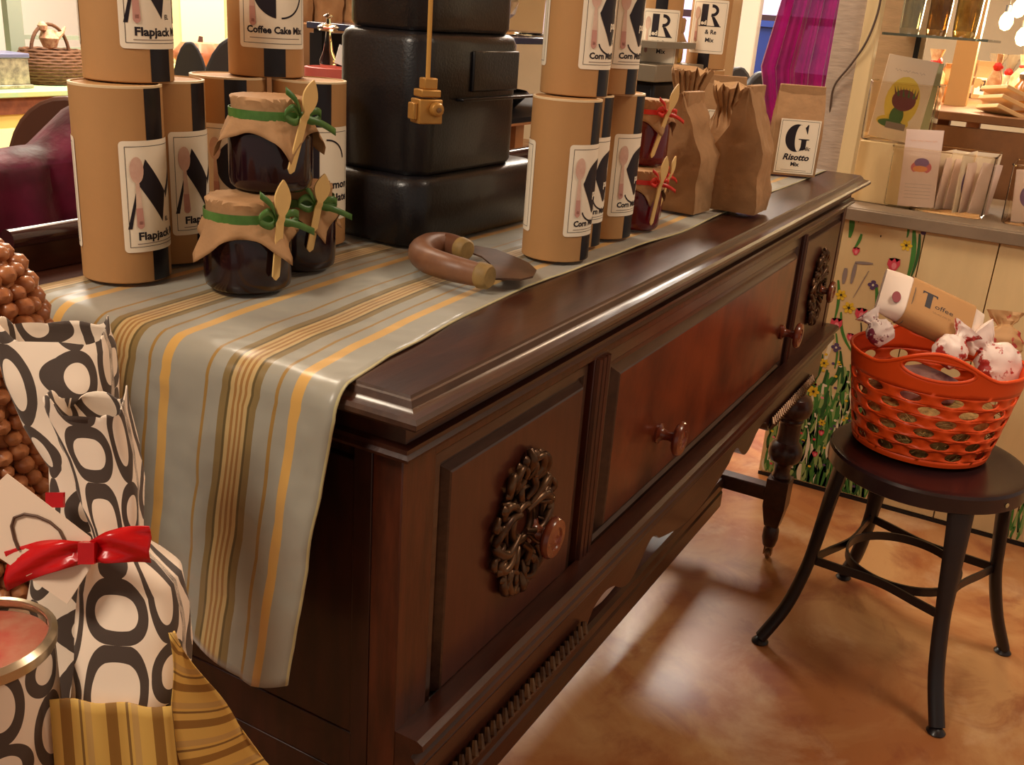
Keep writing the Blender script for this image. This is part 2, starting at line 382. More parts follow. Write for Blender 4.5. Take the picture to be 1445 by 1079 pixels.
# fluted uprights between door and drawer
mb = MB()
for xx in (.3735, .3845, .3955): mb.tube([(xx, .0, .58), (xx, .0, .862)], .0056, 8)
obj('divider_moulding', mb, WOODV, sb); mb = MB(); mb.tube([(1.302, .0, .58), (1.302, .0, .862)], .004, 8)
obj('divider_moulding', mb, WOODV, sb)
# side panel (left end)
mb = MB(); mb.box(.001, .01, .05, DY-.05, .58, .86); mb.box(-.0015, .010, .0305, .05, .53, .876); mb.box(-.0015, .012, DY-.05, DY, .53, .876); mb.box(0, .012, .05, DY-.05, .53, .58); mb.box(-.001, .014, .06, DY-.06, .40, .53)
obj('side_panel', mb, mat('shaded_side_walnut', (58, 26, 18), .4, rgb2=(36, 16, 12), mscale=10, coat=.1, stretch=(5, 5, 1)), sb, bevel=.001)  # end wood darker than the front, its shade put into the colour
# sill moulding, lower
def fmould(mb, prof, x0, x1, mi=0):
    secs = [[Vector((x, y, z)) for y, z in prof] for x in (x0, x1)]
    mb.loft(secs, mi=mi)
mb = MB(); fmould(mb, [(-o_, z_) for o_, z_ in [(0, .606), (.024, .606), (.030, .603), (.031, .598), (.027, .594), (.020, .590), (.018, .586), (.024, .580), (.025, .574), (.020, .567), (.014, .562), (.009, .556), (.012, .551), (.010, .546), (.0, .540)]], 0, LX)
obj('base_moulding', mb, [WOOD], sb, smooth=25)
# apron with scroll cut-outs
def apron(mb):
    top = .548; xs = []; n = 260
    def zlow(x):
        x = min(x, LX-x+.0) if x > LX/2 else x
        if x < .41: return .478
        if x < .43: return .478+ (x-.41)/.02*.026
        if x < .50: return .504+.008*math.sin((x-.43)/.07*PI)
        if x < .60: return .504-.022*math.sin((x-.50)/.10*PI)
        if x < .66: return .504+.016*math.sin((x-.60)/.06*PI)
        return .504-.030*math.sin(min(1, (x-.66)/.165)*PI/2)
    for i in range(n+1):
        x = LX*i/n; xs.append((x, zlow(x)))
    secs = [[Vector((x, -.004, z)), Vector((x, -.004, top)), Vector((x, .016, top)), Vector((x, .016, z))] for x, z in xs]
    mb.loft(secs)
mb = MB(); apron(mb); ap = obj('apron', mb, WOOD, sb, smooth=30)
for xs in ((.075, .41), (LX-.41, LX-.075)):
    mb = MB(); n = int((xs[1]-xs[0])/.0125)
    for i in range(n):
        x = xs[0]+i*.0125; mb.tube([(x-.004, -.008, .486), (x, -.013, .4965), (x+.007, -.008, .507)], [.0035, .0062, .0035], 8)
    obj('rope_moulding', mb, ORN, ap)
# doors, drawer
def raised(mb, x0, x1, z0, z1, y0, step=.010, ins=.022):
    # bevelled frame with raised centre
    rects = [(0, 0), (0, .006), (ins*.5, .007), (ins*.62, .003), (ins*.78, .003), (ins, .0115), (ins+.002, .0125)]
    secs = [[Vector((x0+i, y0-h, z0+i)), Vector((x1-i, y0-h, z0+i)), Vector((x1-i, y0-h, z1-i)), Vector((x0+i, y0-h, z1-i))] for i, h in rects]
    mb.loft(secs)
def front(name, x0, x1, z0, z1, m, ins, label=None):
    mb = MB(); raised(mb, x0, x1, z0, z1, .012, ins=ins); o = obj(name, mb, [WOODM, m], sb, smooth=20)
    for p in o.data.polygons:
        if abs(p.normal.y) > .99 and p.area > .02: p.material_index = 1
    if label: o['label'] = label
    return o
dn = front('door', .052, .360, .586, .858, PANELW, .020)
dr = front('drawer', .405, 1.293, .586, .862, BURL, .036, 'wide drawer front of reddish burl veneer')
df = front('door', 1.312, 1.622, .586, .858, PANELW, .014)
def knob(parent, x, z, y0, r=.019, L=.034):
    r *= 1.22
    mb = MB(); mb.lathe([(0, 0), (.014, 0), (.0145, .004), (.010, .006), (.0075, .010), (.0065, .018), (.009, L-.010), (r*.86, L-.008), (r, L-.005), (r, L-.002), (r*.9, L+.0015), (r*.55, L+.002), (r*.5, L+.0005), (r*.2, L+.0018), (r*.14, L+.0005), (0, L+.0005)], 32, (x, y0, z), (0, -1, 0))
    return obj('knob', mb, KNOB, parent, smooth=50)
knob(dr, .602, .693, .0, .020, .036); knob(dr, 1.226, .687, .0, .020, .036)
def ornament(parent, cx, cz, y0):
    # pierced cast plate: scrolls, leaves and lobes around an open frame
    mb = MB(); rnd = random.Random(3)
    def P(a, b, h=0): return Vector((cx+a, y0-.002-h, cz+b))
    def scroll(pts, r):
        p = smooth_path([P(*q) for q in pts], 5); n = len(p); mb.tube(p, [.86*r*(.6+.5*math.sin(PI*i/(n-1))) for i in range(n)], 8)
    for sx in (-1, 1):
        for sz in (-1, 1):
            g = lambda L: [(sx*a*1.1, sz*b, h) for a, b, h in L]
            scroll(g([(.006, .012, .003), (.030, .020, .006), (.050, .008, .005), (.054, .0, .004)]), .0058)
            scroll(g([(.002, .066, .003), (.020, .070, .007), (.026, .056, .005), (.016, .048, .003), (.009, .054, .006)]), .0055)
            scroll(g([(.012, .018, .003), (.026, .032, .007), (.038, .036, .006), (.042, .026, .004), (.034, .022, .006)]), .0052)
            scroll(g([(.030, .040, .002), (.036, .054, .006), (.030, .066, .005), (.022, .062, .004)]), .005)
            scroll(g([(.004, .026, .002), (.014, .038, .005), (.010, .052, .003)]), .0048)
            scroll(g([(.046, .012, .002), (.056, .020, .005), (.050, .030, .004)]), .0045)
            for a, b, r in ((.033, .060, .006), (.046, .034, .006), (.010, .074, .0065), (.055, .004, .005), (.022, .072, .005), (.040, .048, .005), (.053, .016, .0045)):
                c = P(sx*a, sz*b, .003); mb.lathe([(0, -r*.3), (r*.8, 0), (r, r*.35), (r*.6, r*.9), (0, r*1.05)], 8, c, (0, -1, 0))
    for q in range(16):      # small leaves around the rim
        a = 2*PI*(q+.5)/16; c, s2 = math.cos(a), math.sin(a)
        scroll([(c*.036, s2*.048, .001), (c*.048+.004*s2, s2*.062-.004*c, .006), (c*.056, s2*.073, .002)], .0036)
    for rx, rz_ in ((.031, .040), (.046, .060)):
        mb.tube([P(rx*math.cos(a), rz_*math.sin(a), .000) for a in [2*PI*i/40 for i in range(40)]], .003, 6, closed=True)
    scroll([(0, .058, .002), (.0, .072, .008), (0, .084, .003)], .006); scroll([(0, -.058, .002), (.0, -.072, .008), (0, -.080, .003)], .006)
    # ring under the knob
    mb.tube([P(.020*math.cos(a), .020*math.sin(a), .001) for a in [2*PI*i/24 for i in range(24)]], .0045, 8, closed=True)
    return obj('ornament_plate', mb, ORN, parent, smooth=60)
ornament(dn, .211, .727, .0); knob(dn, .238, .705, .0, .019, .030)
ornament(df, 1.462, .727, .0); knob(df, 1.50, .714, .0, .019, .030)
# legs
LP = [(.0, .95)]
def leg(x, y, rzone=0):
    mb = MB()
    mb.lathe([(0, .46), (.020, .46), (.024, .445), (.022, .438), (.036, .430), (.043, .415), (.044, .402), (.040, .388), (.028, .378), (.030, .372), (.026, .366), (.0255, .335), (.027, .318), (.033, .312), (.039, .300), (.040, .286), (.036, .272), (.024, .262), (.020, .255), (.0185, .238), (.022, .228), (.020, .220), (0, .220)], 28, (x, y, 0))
    mb.box(x-.026, x+.026, y-.026, y+.026, .150, .222)
    secs = [[Vector((x+a, y+b, z)) for a, b in ((-s, -s), (s, -s), (s, s), (-s, s))] for s, z in ((.026, .150), (.021, .120), (.0165, .096), (.012, .092))]
    mb.loft(secs)
    mb.lathe([(0, .095), (.014, .095), (.019, .082), (.0195, .060), (.015, .040), (.0, .040)], 20, (x, y, 0))
    mb.box(x-.024, x+.024, y-.024, y+.024, .455, .545)
    o = obj('leg', mb, WOOD, sb, smooth=40, bevel=.001)
    c = MB(); c.lathe([(0, .043), (.013, .043), (.013, .037), (.006, .034), (0, .034)], 14, (x, y, 0)); c.lathe([(0, -.006), (.011, -.006), (.0145, -.003), (.0145, .003), (.011, .006), (0, .006)], 18, (x+.008, y, .0147), (0, 1, 0))
    c.box(x-.002, x+.010, y-.010, y-.0075, .012, .037); c.box(x-.002, x+.010, y+.0075, y+.010, .012, .037)
    obj('caster', c, BRASSM, o)
for x, y in ((1.612, .030), (1.612, .43), (.045, .030), (.045, .43)): leg(x, y)
mb = MB(); mb.box(1.594, 1.630, .05, .41, .160, .196); obj('side_stretcher', mb, WOOD, sb, bevel=.003)
mb = MB(); mb.box(.027, .063, .05, .41, .160, .196); obj('side_stretcher', mb, WOOD, sb, bevel=.003)
mb = MB(); fmould(mb, [(.158, .112), (.158, .150), (.162, .156), (.158, .162), (.158, .180), (.164, .188), (.215, .188), (.215, .112)], .063, 1.594); obj('long_stretcher', mb, WOOD, sb, smooth=25)
# gallery at the back
mb = MB(); mb.box(0, LX, DY-.004, DY+.008, .9387, .968); obj('gallery_board', mb, WOOD, sb, bevel=.001)
mb = MB(); mb.tube([(-.0, DY+.003, .974), (LX, DY+.003, .974)], .0105, 14); obj('gallery_rail', mb, mat('polished_rail', (58, 30, 30), .2, coat=.6), sb)
# plastic bag lying on the stretcher behind the apron
mb = MB(); secs = []
for j in range(9):
    t = j/8; rr = .05*math.sin(PI*min(.98, .05+t*.93))**.5; secs.append([Vector((.92+.24*(t-.5)+.004, .187+rr*1.1*math.cos(a)*.45+.0, .205+rr*.55*math.sin(a)+.012)) + Vector((nz((a, t*5, 1), 1.3), nz((a, t*5, 2), 1.3), nz((a, t*5, 3), 1.3)))*.008 for a in [2*PI*i/18 for i in range(18)]])
mb.loft(secs); tag(obj('crumpled_bag', mb, mat('pale_plastic_bag', (206, 190, 184), .4), smooth=25), 'crumpled pale bag lying on the stretcher under the sideboard', 'bag')

# ================================================================== RUNNER
FR = [(-.04, .036), (-.004, .042), (.046, .050), (.093, .053), (.168, .065), (.316, .074), (.461, .069), (.604, .064), (.762, .054), (.917, .058), (1.244, .063), (1.463, .059), (1.66, .059)]
def fy(x):
    for (a, ya), (b, yb) in zip(FR, FR[1:]):
        if x <= b: t = max(0, (x-a)/(b-a)); return ya+(yb-ya)*t
    return FR[-1][1]
TZ = .9386
def runner():
    mb = MB(); vs = []; uv = []; ny = 44
    path = []      # (x, z, s) s = drape length
    for i in range(60): path.append((1.655-(1.655+.012)*i/59, TZ+.0016, 0))
    cr = .026   # soft fold radius
    for i in range(1, 9):
        a = PI/2*i/8; path.append((-.018-cr*math.sin(a)+.0, TZ+.0016-cr+cr*math.cos(a), 0))
    for i in range(1, 27): path.append((-.044-.0, TZ+.0016-cr-.272*i/26, .272*i/26))
    m = len(path)
    for k, (x, z, s) in enumerate(path):
        for j in range(ny+1):
            t = j/ny; y0 = fy(max(x, -.04)); y1 = .438-.01*max(0, 1-max(x, 0)*2)
            y0 -= 0; U = .0+t*(.438-.050)
            y = y0+(y1-y0)*t; X = x; Z = z
            if s:
                q = s/.272
                bot = .655 if t < 0 else 1
                # hem: lowest near the second stripe, rising to both sides
                yy = t*.388; hem = .027*(max(0, (.07-yy))/.07)**1.5 - .0 + .30*max(0, yy-.045)
                Z = z+hem*q
                y = y0 + .030*q + (y1-y0)*t - .03*q*t*.2
                fold = math.sin(t*9+.8)*.5+math.sin(t*21+1.7)*.25
                X = x - .016*q*(1+fold*.8) - .006*abs(nz((t*6, q*3, 0), 1.2))
            else:
                Z += .0022*max(0, nz((x*6, y*14, 3), 1.5))*(1 if x > .02 else .4)
            if 0 < k < 60 and j == 0: Z += .001*max(0, math.sin(x*22))
            vs.append((X, y, Z)); uv.append((U+.004, k/50))
    fs = [(k*(ny+1)+j, k*(ny+1)+j+1, (k+1)*(ny+1)+j+1, (k+1)*(ny+1)+j) for k in range(m-1) for j in range(ny)]
    mb.add(vs, fs, 0, uv); return mb
rn = obj('table_runner', runner(), RUN, smooth=60, solid=.0016, soff=-1)
tag(rn, 'grey silk table runner with gold and olive stripes hanging over the sideboard end', 'table runner')
TT = TZ+.0062

# ================================================================== CANS
def can_art(kind):
    a = Art(); W_, H_ = .084, .106
    a.poly([(x, y) for x, y in rrect(W_, H_, .004, 4)], 0, 1); a.frame(W_, H_, .0005, .005, 1)
    sp = -.030
    if kind != 'blank':
        # wooden spoon picture
        a.disc(sp+.003, .026, .0065, .0125, 3, 4); a.poly([(sp+.0015, .016), (sp+.0045, .016), (sp+.0065, -.010), (sp+.0005, -.010)], 3, 4)
        a.poly([(sp+.0005, -.010), (sp+.0065, -.010), (sp+.0075, -.026), (sp+.0005, -.026)], 4, 4); a.disc(sp+.004, -.026, .0036, .004, 4, 4)
    def line(y, w): a.poly([(-.03, y), (-.03+w, y), (-.03+w, y-.0006), (-.03, y-.0006)], 2, 2)
    if kind == 'flapjack':
        a.poly([(-.018, .036), (.006, .003), (.000, -.026), (-.026, .012)], 1, 2); a.poly([(-.026, .008), (-.034, -.030), (-.038, -.030), (-.029, .004)], 1, 2)
        a.poly([(.006, .003), (.030, .036), (.034, .036), (.008, -.004)], 1, 2); a.poly([(.022, .024), (.036, .036), (.036, -.030), (.022, -.030)], 1, 2)
        a.text('EL', .004, -.026, .006, 1, 3, .0001)
        a.text('Flapjack Mix', -.029, -.041, .0105, 1, 2, .00035, .062); line(-.0445, .06)
    elif kind == 'corn':
        P = [(.012, .036), (-.002, .033), (-.012, .026), (-.019, .012), (-.020, .006), (-.008, -.014), (.002, -.027), (.008, -.018), (.011, -.004), (.009, .010), (.005, .022), (.007, .030)]
        a.poly([(q.x, q.y) for q in smooth_path([(x, y, 0) for x, y in P], 4, True)], 1, 2); a.arc(.006, -.022, .026, .016, 190, 350, .0018, .0026, 1)
        a.text('pa', -.002, -.008, .012, 0, 3, .0004); a.text('A', .006, -.026, .010, 1, 3)
        a.text('Corn Muffin Mix', -.030, -.041, .0095, 1, 2, .00035, .066); line(-.0445, .05)
    elif kind == 'coffee':
        cx, cy, r = .004, .008, .030
        a.poly([(cx+r*math.cos(t), cy+r*math.sin(t)) for t in [math.radians(100+160*i/20) for i in range(21)]]+[(cx-.005, cy-r*.97), (cx-.005, cy+r*.97)], 1, 2)
        a.arc(cx, cy, r, r, -88, -5, .0018, .0022, 1); a.arc(cx, cy, r, r, 20, 92, .0022, .0018, 1)
        a.text('Coffee Cake Mix', -.033, -.037, .0100, 1, 2, .00035, .068); line(-.042, .06)
    elif kind == 'cinnamon':
        cx, cy, r = .0, .018, .026
        a.poly([(cx+r*math.cos(t), cy+r*math.sin(t)) for t in [math.radians(100+160*i/20) for i in range(21)]]+[(cx-.005, cy-r*.97), (cx-.005, cy+r*.97)], 1, 2)
        a.arc(cx+.004, cy-.004, r, r, 10, 92, .0022, .0018, 1)
        a.text('Cinnamon', -.024, -.016, .0125, 1, 2, .0004, .062); a.text('Chocolate', -.024, -.031, .0125, 1, 2, .0004, .062); line(-.044, .05)
    elif kind == 'red':
        a.poly([(-.018, .044), (-.004, .044), (-.004, .002), (-.018, .002)], 1, 2); a.arc(.004, .032, .014, .012, -95, 95, .006, .006, 1)
        a.poly([(.004, .020), (.010, .020), (.024, .002), (.012, .002)], 1, 2); a.poly([(-.022, .002), (.026, .002), (.026, .0005), (-.022, .0005)], 1, 2)
        a.text('ed', -.017, .004, .012, 0, 3, .0004); a.text('& Re', -.006, -.014, .012, 1, 2, .0003); a.text('Mix', -.004, -.030, .012, 1, 2, .0003)
    return a
CH = .186
def can(x, y, z, r, kind, phi, label, group=None, tall=CH):
    va = math.atan2(CAM.y-y, CAM.x-x)           # the way the label faces
    t = thing('storage_can', label, 'can', (x, y, z), va+PI/2, group)
    mb = MB(); mb.lathe([(0, 0), (r-.001, 0), (r, .001), (r, tall-.001)], 56); mb.lathe([(r-.004, tall-.012), (0, tall-.012)], 56, cap=False)
    obj('body', mb, KRAFT, t)
    mb = MB(); mb.lathe([(r+.0001, tall-.0022), (r+.0001, tall), (r-.0026, tall+.0002), (r-.0034, tall-.012), (0, tall-.0122)], 56, cap=False)
    obj('rim', mb, RIM, t)
    for k, ph in enumerate((phi, phi+PI)):
        a = Art(); a.poly([(-.0122, -tall/2+.001), (.0122, -tall/2+.001), (.0122, tall/2-.002), (-.0122, tall/2-.002)], 0, 1)
        obj('stripe', a.finish(wrap(r, tall/2, ph), .003, -.03, .03), TAPE, t)
        a = can_art(kind if k == 0 else 'blank'); W2 = a
        lb = obj('label', a.finish(wrap(r+.0004, .084, ph+.06), .0035, -.045, .045), [PAPER, INK, INKT, SPOONP, SPOONH], t, smooth=60)
    return t
RC = .042
can(.067, .3926, TT, RC, 'flapjack', .90, 'flapjack mix can at the far left front, its base beside the jam jars')
can(.148, .420, TT, RC, 'flapjack', 1.0, 'flapjack mix can just behind the front left one, diamond letter beside the jars')
can(.3166, .3687, TT, RC, 'cinnamon', .32, 'cinnamon chocolate can standing behind the jam jars beside the black iron')
can(.254, .4325, TT, RC, 'coffee', .18, 'lower can mostly hidden behind the jam jars, left of the cinnamon one')
can(.0976, .4086, TT+CH+.0006, RC, 'flapjack', .78, 'upper flapjack mix can stacked on the left pair, top cut off by the frame')
can(.2982, .4164, TT+CH+.0006, RC, 'coffee', .23, 'coffee cake mix can stacked above the jam jars, top out of frame')
RD = .0405
can(.470, .114, TT, RD, 'corn', 1.15, 'corn muffin mix can nearest the chopping blade, bottom row')
can(.551, .136, TT, RD, 'corn', 1.10, 'corn muffin mix can in the middle of the bottom row of three')
can(.632, .128, TT, RD, 'corn', 1.12, 'corn muffin mix can of the bottom row, next to the red jam jars')
can(.514, .129, TT+CH+.0006, RD, 'corn', 1.03, 'left one of the upper corn muffin mix cans, top cut off')
can(.596, .127, TT+CH+.0006, RD, 'corn', 1.02, 'right one of the upper corn muffin mix cans, top cut off')
can(1.5665, .3336, TT, RC, 'red', -.12, 'lower far can behind the brown bags with a black stripe')
can(1.560, .3336, TT+CH+.0006, RC, 'red', -.12, 'far upper can with big letter R beside the tan pole')
can(1.41, .385, TT+.16, RC, 'red', -.05, 'far can with big letter R behind the yellow jar')
mb = MB(); mb.box(1.375, 1.455, .342, .428, 0, .16); tag(obj('cardboard_box', mb, KRAFT, loc=(0, 0, TT), bevel=.002), 'plain box holding up the far can behind the yellow jar', 'box')

# ================================================================== JAM JARS
def jar(x, y, z, r, h, jam, ribm, label, rz=0, skirt=.078, spoon_ang=0, lean=.35, group=None, sl=.1, seed=0, spn=True):
    va = math.atan2(CAM.y-y, CAM.x-x); t = thing('jam_jar', label, 'jar', (x, y, z), va+PI/2+rz, group)
    mb = MB(); k = r/.042
    mb.lathe([(0, .0), (r*.86, 0), (r*.97, .004), (r, .012), (r, h*.58), (r*.96, h*.68), (r*.82, h*.76), (r*.80, h*.98), (0, h*.98)], 40)
    obj('glass_body', mb, jam, t, smooth=60)
    # paper cover tied over the lid
    mb = MB(); n = 72; prof = []; nr = 16; vs = []
    R1 = r*.93; tie = h*.20
    for j in range(nr+1):
        for i in range(n):
            a = 2*PI*i/n; c = max(abs(math.cos(a+.35)), abs(math.sin(a+.35))); Lm = skirt/c
            rho = Lm*j/nr
            if rho < R1: rr = rho; zz = h+.0012+.0012*nz((rho*50*math.cos(a), rho*50*math.sin(a), seed), 1)
            elif rho < R1+tie: rr = R1-(.0015*math.sin((rho-R1)/tie*PI)); zz = h-(rho-R1)
            else:
                q = rho-R1-tie; wv = math.sin(a*11+seed)*.5+math.sin(a*5+seed*2)*.5
                fl = .42+.22*wv; rr = R1+q*math.sin(fl)+.001; rr = max(rr, r+.0012 if q > .006 else R1+.0008); zz = h-tie-q*math.cos(fl)
            vs.append((rr*math.cos(a), rr*math.sin(a), zz))
    fs = [(j*n+i, j*n+(i+1) % n, (j+1)*n+(i+1) % n, (j+1)*n+i) for j in range(1, nr) for i in range(n)]+[tuple(range(n, 2*n))]
    mb.add(vs, fs); obj('paper_cover', mb, BROWN, t, smooth=40, solid=.0006)
    # ribbon
    zt = h-tie*.82; rb = MB(); wr = .0042*k
    rb.lathe([(R1+.0008, zt-wr), (R1+.0016, zt-wr), (R1+.0016, zt+wr), (R1+.0008, zt+wr)], 48, cap=False)
    sa = spoon_ang; f = Vector((math.sin(sa), -math.cos(sa), 0)); s_ = Vector((math.cos(sa), math.sin(sa), 0)); K = f*(R1+.006)+Vector((0, 0, zt))
    rb.lathe([(0, -.003), (.004, -.002), (.005, .001), (.003, .004), (0, .004)], 10, K, f)
    for sg, up in ((-1, .010), (1, .006)):
        rb_pts = [K, K+s_*.014*sg*k+Vector((0, 0, up*k))+f*.004, K+s_*.024*sg*k+Vector((0, 0, up*.3*k))+f*.002, K+s_*.012*sg*k+Vector((0, 0, -.004*k))+f*.003, K]
        ribbon_strip(rb, rb_pts, wr*1.7)
    ribbon_strip(rb, [K, K+s_*.020*k+Vector((0, 0, -.006))*k+f*.006, K+s_*.042*k+Vector((0, 0, -.016))*k+f*.004], wr*1.7)
    ribbon_strip(rb, [K, K-s_*.012*k+Vector((0, 0, .016))*k+f*.006, K-s_*.022*k+Vector((0, 0, .026))*k+f*.002], wr*1.7)
    obj('ribbon', rb, ribm, t, smooth=60, solid=.0004)
    if spn:
        L = sl; dirv = (Vector((0, 0, 1))+s_*lean).normalized(); side = dirv.cross(f).normalized(); mid = K+f*.0035
        out = []
        N_ = 26
        def wd(u):
            if u < .06: return .0042*k*math.sqrt(1-((.06-u)/.06)**2)+.0001
            if u < .56: return .0042*k
            if u < .66: return (.0042-.0008*(u-.56)/.1)*k
            q = (u-.66)/.34; return (.0034+.0062*math.sin(min(1, q*1.02)*PI)**.75 if q < .98 else .001)*k if q < .5 else (.0034*(1-q)*2+.0062*math.sin(min(.999, q)*PI)**.75)*k
        secs = []
        for i in range(N_+1):
            u = i/N_; p = mid+dirv*(u-.60)*L + (f*.002*math.sin(u*PI) if u > .6 else Vector((0, 0, 0))); w_ = max(wd(u), .0004); th = .0009
            secs.append([p+side*w_+f*th, p+side*w_-f*th, p-side*w_-f*th, p-side*w_+f*th])
        sm = MB(); sm.loft(secs); obj('wooden_spoon', sm, STICK, t, smooth=40)
    return t
JH = .088
jar(.117, .277, TT, .0425, JH, JAM, GREEN, 'dark jam jar at the front under the top jar, paper skirt with pointed corner', rz=.25, spoon_ang=.42, lean=.12, sl=.096, seed=1, skirt=.072)
jar(.214, .296, TT, .039, JH, JAM, GREEN, 'dark jam jar behind the front one, partly hidden, green bow at right', rz=.1, spoon_ang=.35, lean=.22, sl=.082, seed=2, skirt=.066)
jar(.163, .287, TT+JH+.0035, .0415, JH, JAM, GREEN, 'top dark jam jar resting on the other two green ribboned jars', rz=-.1, spoon_ang=.82, lean=.36, sl=.092, seed=4, skirt=.070)
jar(.712, .108, TT, .030, .080, JAMR, REDR, 'red jam jar closest to the corn muffin cans, red ribbon and spoon', spoon_ang=.75, lean=.16, sl=.095, seed=5, skirt=.052)
jar(.786, .134, TT, .031, .078, JAMR, REDR, 'red jam jar beside the first brown bag, slanted spoon', spoon_ang=1.15, lean=.55, sl=.080, seed=6, skirt=.052)
jar(.752, .124, TT+.0835, .031, .088, JAMR, REDR, 'upper red jam jar stacked on the two other red ones', spoon_ang=.7, lean=.34, sl=.105, seed=7, skirt=.056)

# ================================================================== PAPER BAGS
def paper_bag(x, y, z, w, d, h, rz, label, style='fold', m=BROWN, seed=0, cr=.004, straight=.55, lean=0, spread=1.0, name='paper_bag'):
    t = thing(name, label, 'bag', (x, y, z), rz); mb = MB(); secs = []; nn = 15; rows = 26
    base = []
    for (ax, ay), (bx, by) in zip([(-1, -1), (1, -1), (1, 1), (-1, 1)], [(1, -1), (1, 1), (-1, 1), (-1, -1)]):
        for i in range(nn): q = i/nn; base.append((ax+(bx-ax)*q, ay+(by-ay)*q))
    for j in range(rows+1):
        u = j/rows; zz = h*u; sec = []
        if style == 'fold':
            k = 0 if u < straight else (u-straight)/(1-straight); dd = d*(1-min(1, k*1.0)**1.0)+.004; ww = w*(1-.04*k)
        else:
            k = 0 if u < straight else (u-straight)/(1-straight)
            if k < .62: q = k/.62; dd = d*(1-q)**1.2+.012; ww = w*(1-q*.52)
            else: q = (k-.62)/.38; dd = .012+.022*q; ww = w*(.48+.34*q)
        for i, (a, b) in enumerate(base):
            X = a*ww/2; Y = b*dd/2
            if abs(a) > .999 and style == 'fold' and k > 0: X *= 1-.55*(1-abs(b))*min(1, k*1.6)*.6     # gusset tucked in
            e = cr*(.35 if u < .03 else 1); fr = 22
            p = Vector((X+lean*zz, Y, zz))
            dv = Vector((nz((p.x*fr, p.y*fr, p.z*fr), 1, seed), nz((p.x*fr, p.y*fr, p.z*fr), 1, seed+1), nz((p.x*fr, p.y*fr, p.z*fr), 1, seed+2)*.3))*e
            rg = (1-2.4*abs(nz((p.x*52, p.y*52, p.z*38), 1, seed+5)))*e*.42; dv += Vector((rg*a, rg*b, 0))
            if style != 'fold' and k > .3: dv += Vector((0, 1, 0))*math.sin(a*17+seed)*.006*k + Vector((0, 0, nz((a*5, b*5, seed), 1)*.02*k))
            sec.append(p+dv)
        secs.append(sec)
    mb.loft(secs); body = obj('bag_body', mb, m, t, smooth=32)
    if style == 'fold':
        f = MB(); f.box(-w*.475, w*.475, -.008, -.001, h-.026, h+.003); f.box(-w*.475, w*.475, -.001, .004, h-.003, h+.003)
        obj('folded_top', f, m, t, bevel=.0015)
    return t
vb = lambda x, y: math.atan2(CAM.y-y, CAM.x-x)+PI/2
# garlic risotto bag
def risotto(x, y, w, h, rz, kind, label):
    b = paper_bag(x, y, TT, w, .055, h, rz, label, 'fold', cr=.0015, straight=.62, seed=11)
    a = Art(); W_, H_ = w*.84, h*.62
    a.poly([(-W_/2, -H_/2), (W_/2, -H_/2), (W_/2, H_/2), (-W_/2, H_/2)], 0, 1); a.frame(W_, H_, .0006, .003, 1)
    if kind == 'garlic':
        def arcpoly(cx, cy, rx, ry, ri, a0, a1):
            o = [(cx+rx*math.cos(math.radians(a0+(a1-a0)*i/24)), cy+ry*math.sin(math.radians(a0+(a1-a0)*i/24))) for i in range(25)]
            i_ = [(cx+.006+ri*math.cos(math.radians(a0+(a1-a0)*i/24)), cy+ry*.97*math.sin(math.radians(a0+(a1-a0)*i/24))) for i in range(25)]
            for q in range(24): a.poly([o[q], o[q+1], i_[q+1], i_[q]], 1, 2)
        arcpoly(-.004, .017, .022, .027, .009, 75, 300)
        a.poly([(.012, .040), (.0145, .044), (.0165, .044), (.0165, .026), (.0155, .026), (.010, .038)], 1, 2)
        a.poly([(.000, .016), (.021, .016), (.021, .0145), (.016, .0135), (.016, -.004), (.004, -.008), (.006, .000), (.006, .0135), (.0, .0145)], 1, 2)
        a.text('arlic', .006, -.006, .011, 1, 3, .0002, shear=.3); a.text('Risotto', 0, -.026, .0165, 1, 2, .0006, .052, .25, True); a.text('Mix', 0, -.038, .011, 1, 2, .0004, center=True)
        a.poly([(-.026, -.046), (.024, -.046), (.024, -.0466), (-.026, -.0466)], 2, 2)
    else:
        a.arc(.0, .012, .022, .024, 20, 160, .004, .009, 1); a.poly([(-.01, -.01), (.02, -.01), (.02, -.0115), (-.01, -.0115)], 1, 2); a.text('&', .004, .0, .018, 1, 2)
    obj('label', a.finish(lambda X, Y, Z: (X+.003, -.0305-Z, h*.335+Y), 0), [PAPER, INK, INKT], b, smooth=0)
    return b
risotto(1.487, .098, .094, .172, vb(1.487, .098)+.16, 'garlic', 'brown folded bag with big letter G risotto label at the sideboard end')
risotto(1.45, .245, .085, .178, vb(1.45, .245)+.10, 'other', 'brown folded bag tucked behind, only part of its white label showing')
paper_bag(.902, .118, TT, .062, .074, .176, vb(.902, .118)+PI/2-.42, 'crumpled brown bag with wrinkled sides right beside the red jam jars', 'fold', cr=.0055, seed=3, straight=.50)
paper_bag(.980, .046, TT, .066, .070, .190, vb(.980, .046)+PI/2-.30, 'leaning brown bag nearest the runner edge, its grey side in shade', 'fold', cr=.0055, seed=8, straight=.50, lean=-.05)
paper_bag(1.07, .185, TT, .080, .058, .200, vb(1.07, .185)+.2, 'brown bag with gathered wrinkled top in the second row', 'gather', m=BROWN, cr=.008, seed=14, straight=.45)
paper_bag(1.19, .150, TT, .070, .055, .175, vb(1.19, .150)+.1, 'brown bag with a pinched top behind the leaning bag', 'gather', m=BROWN, cr=.007, seed=21, straight=.45)

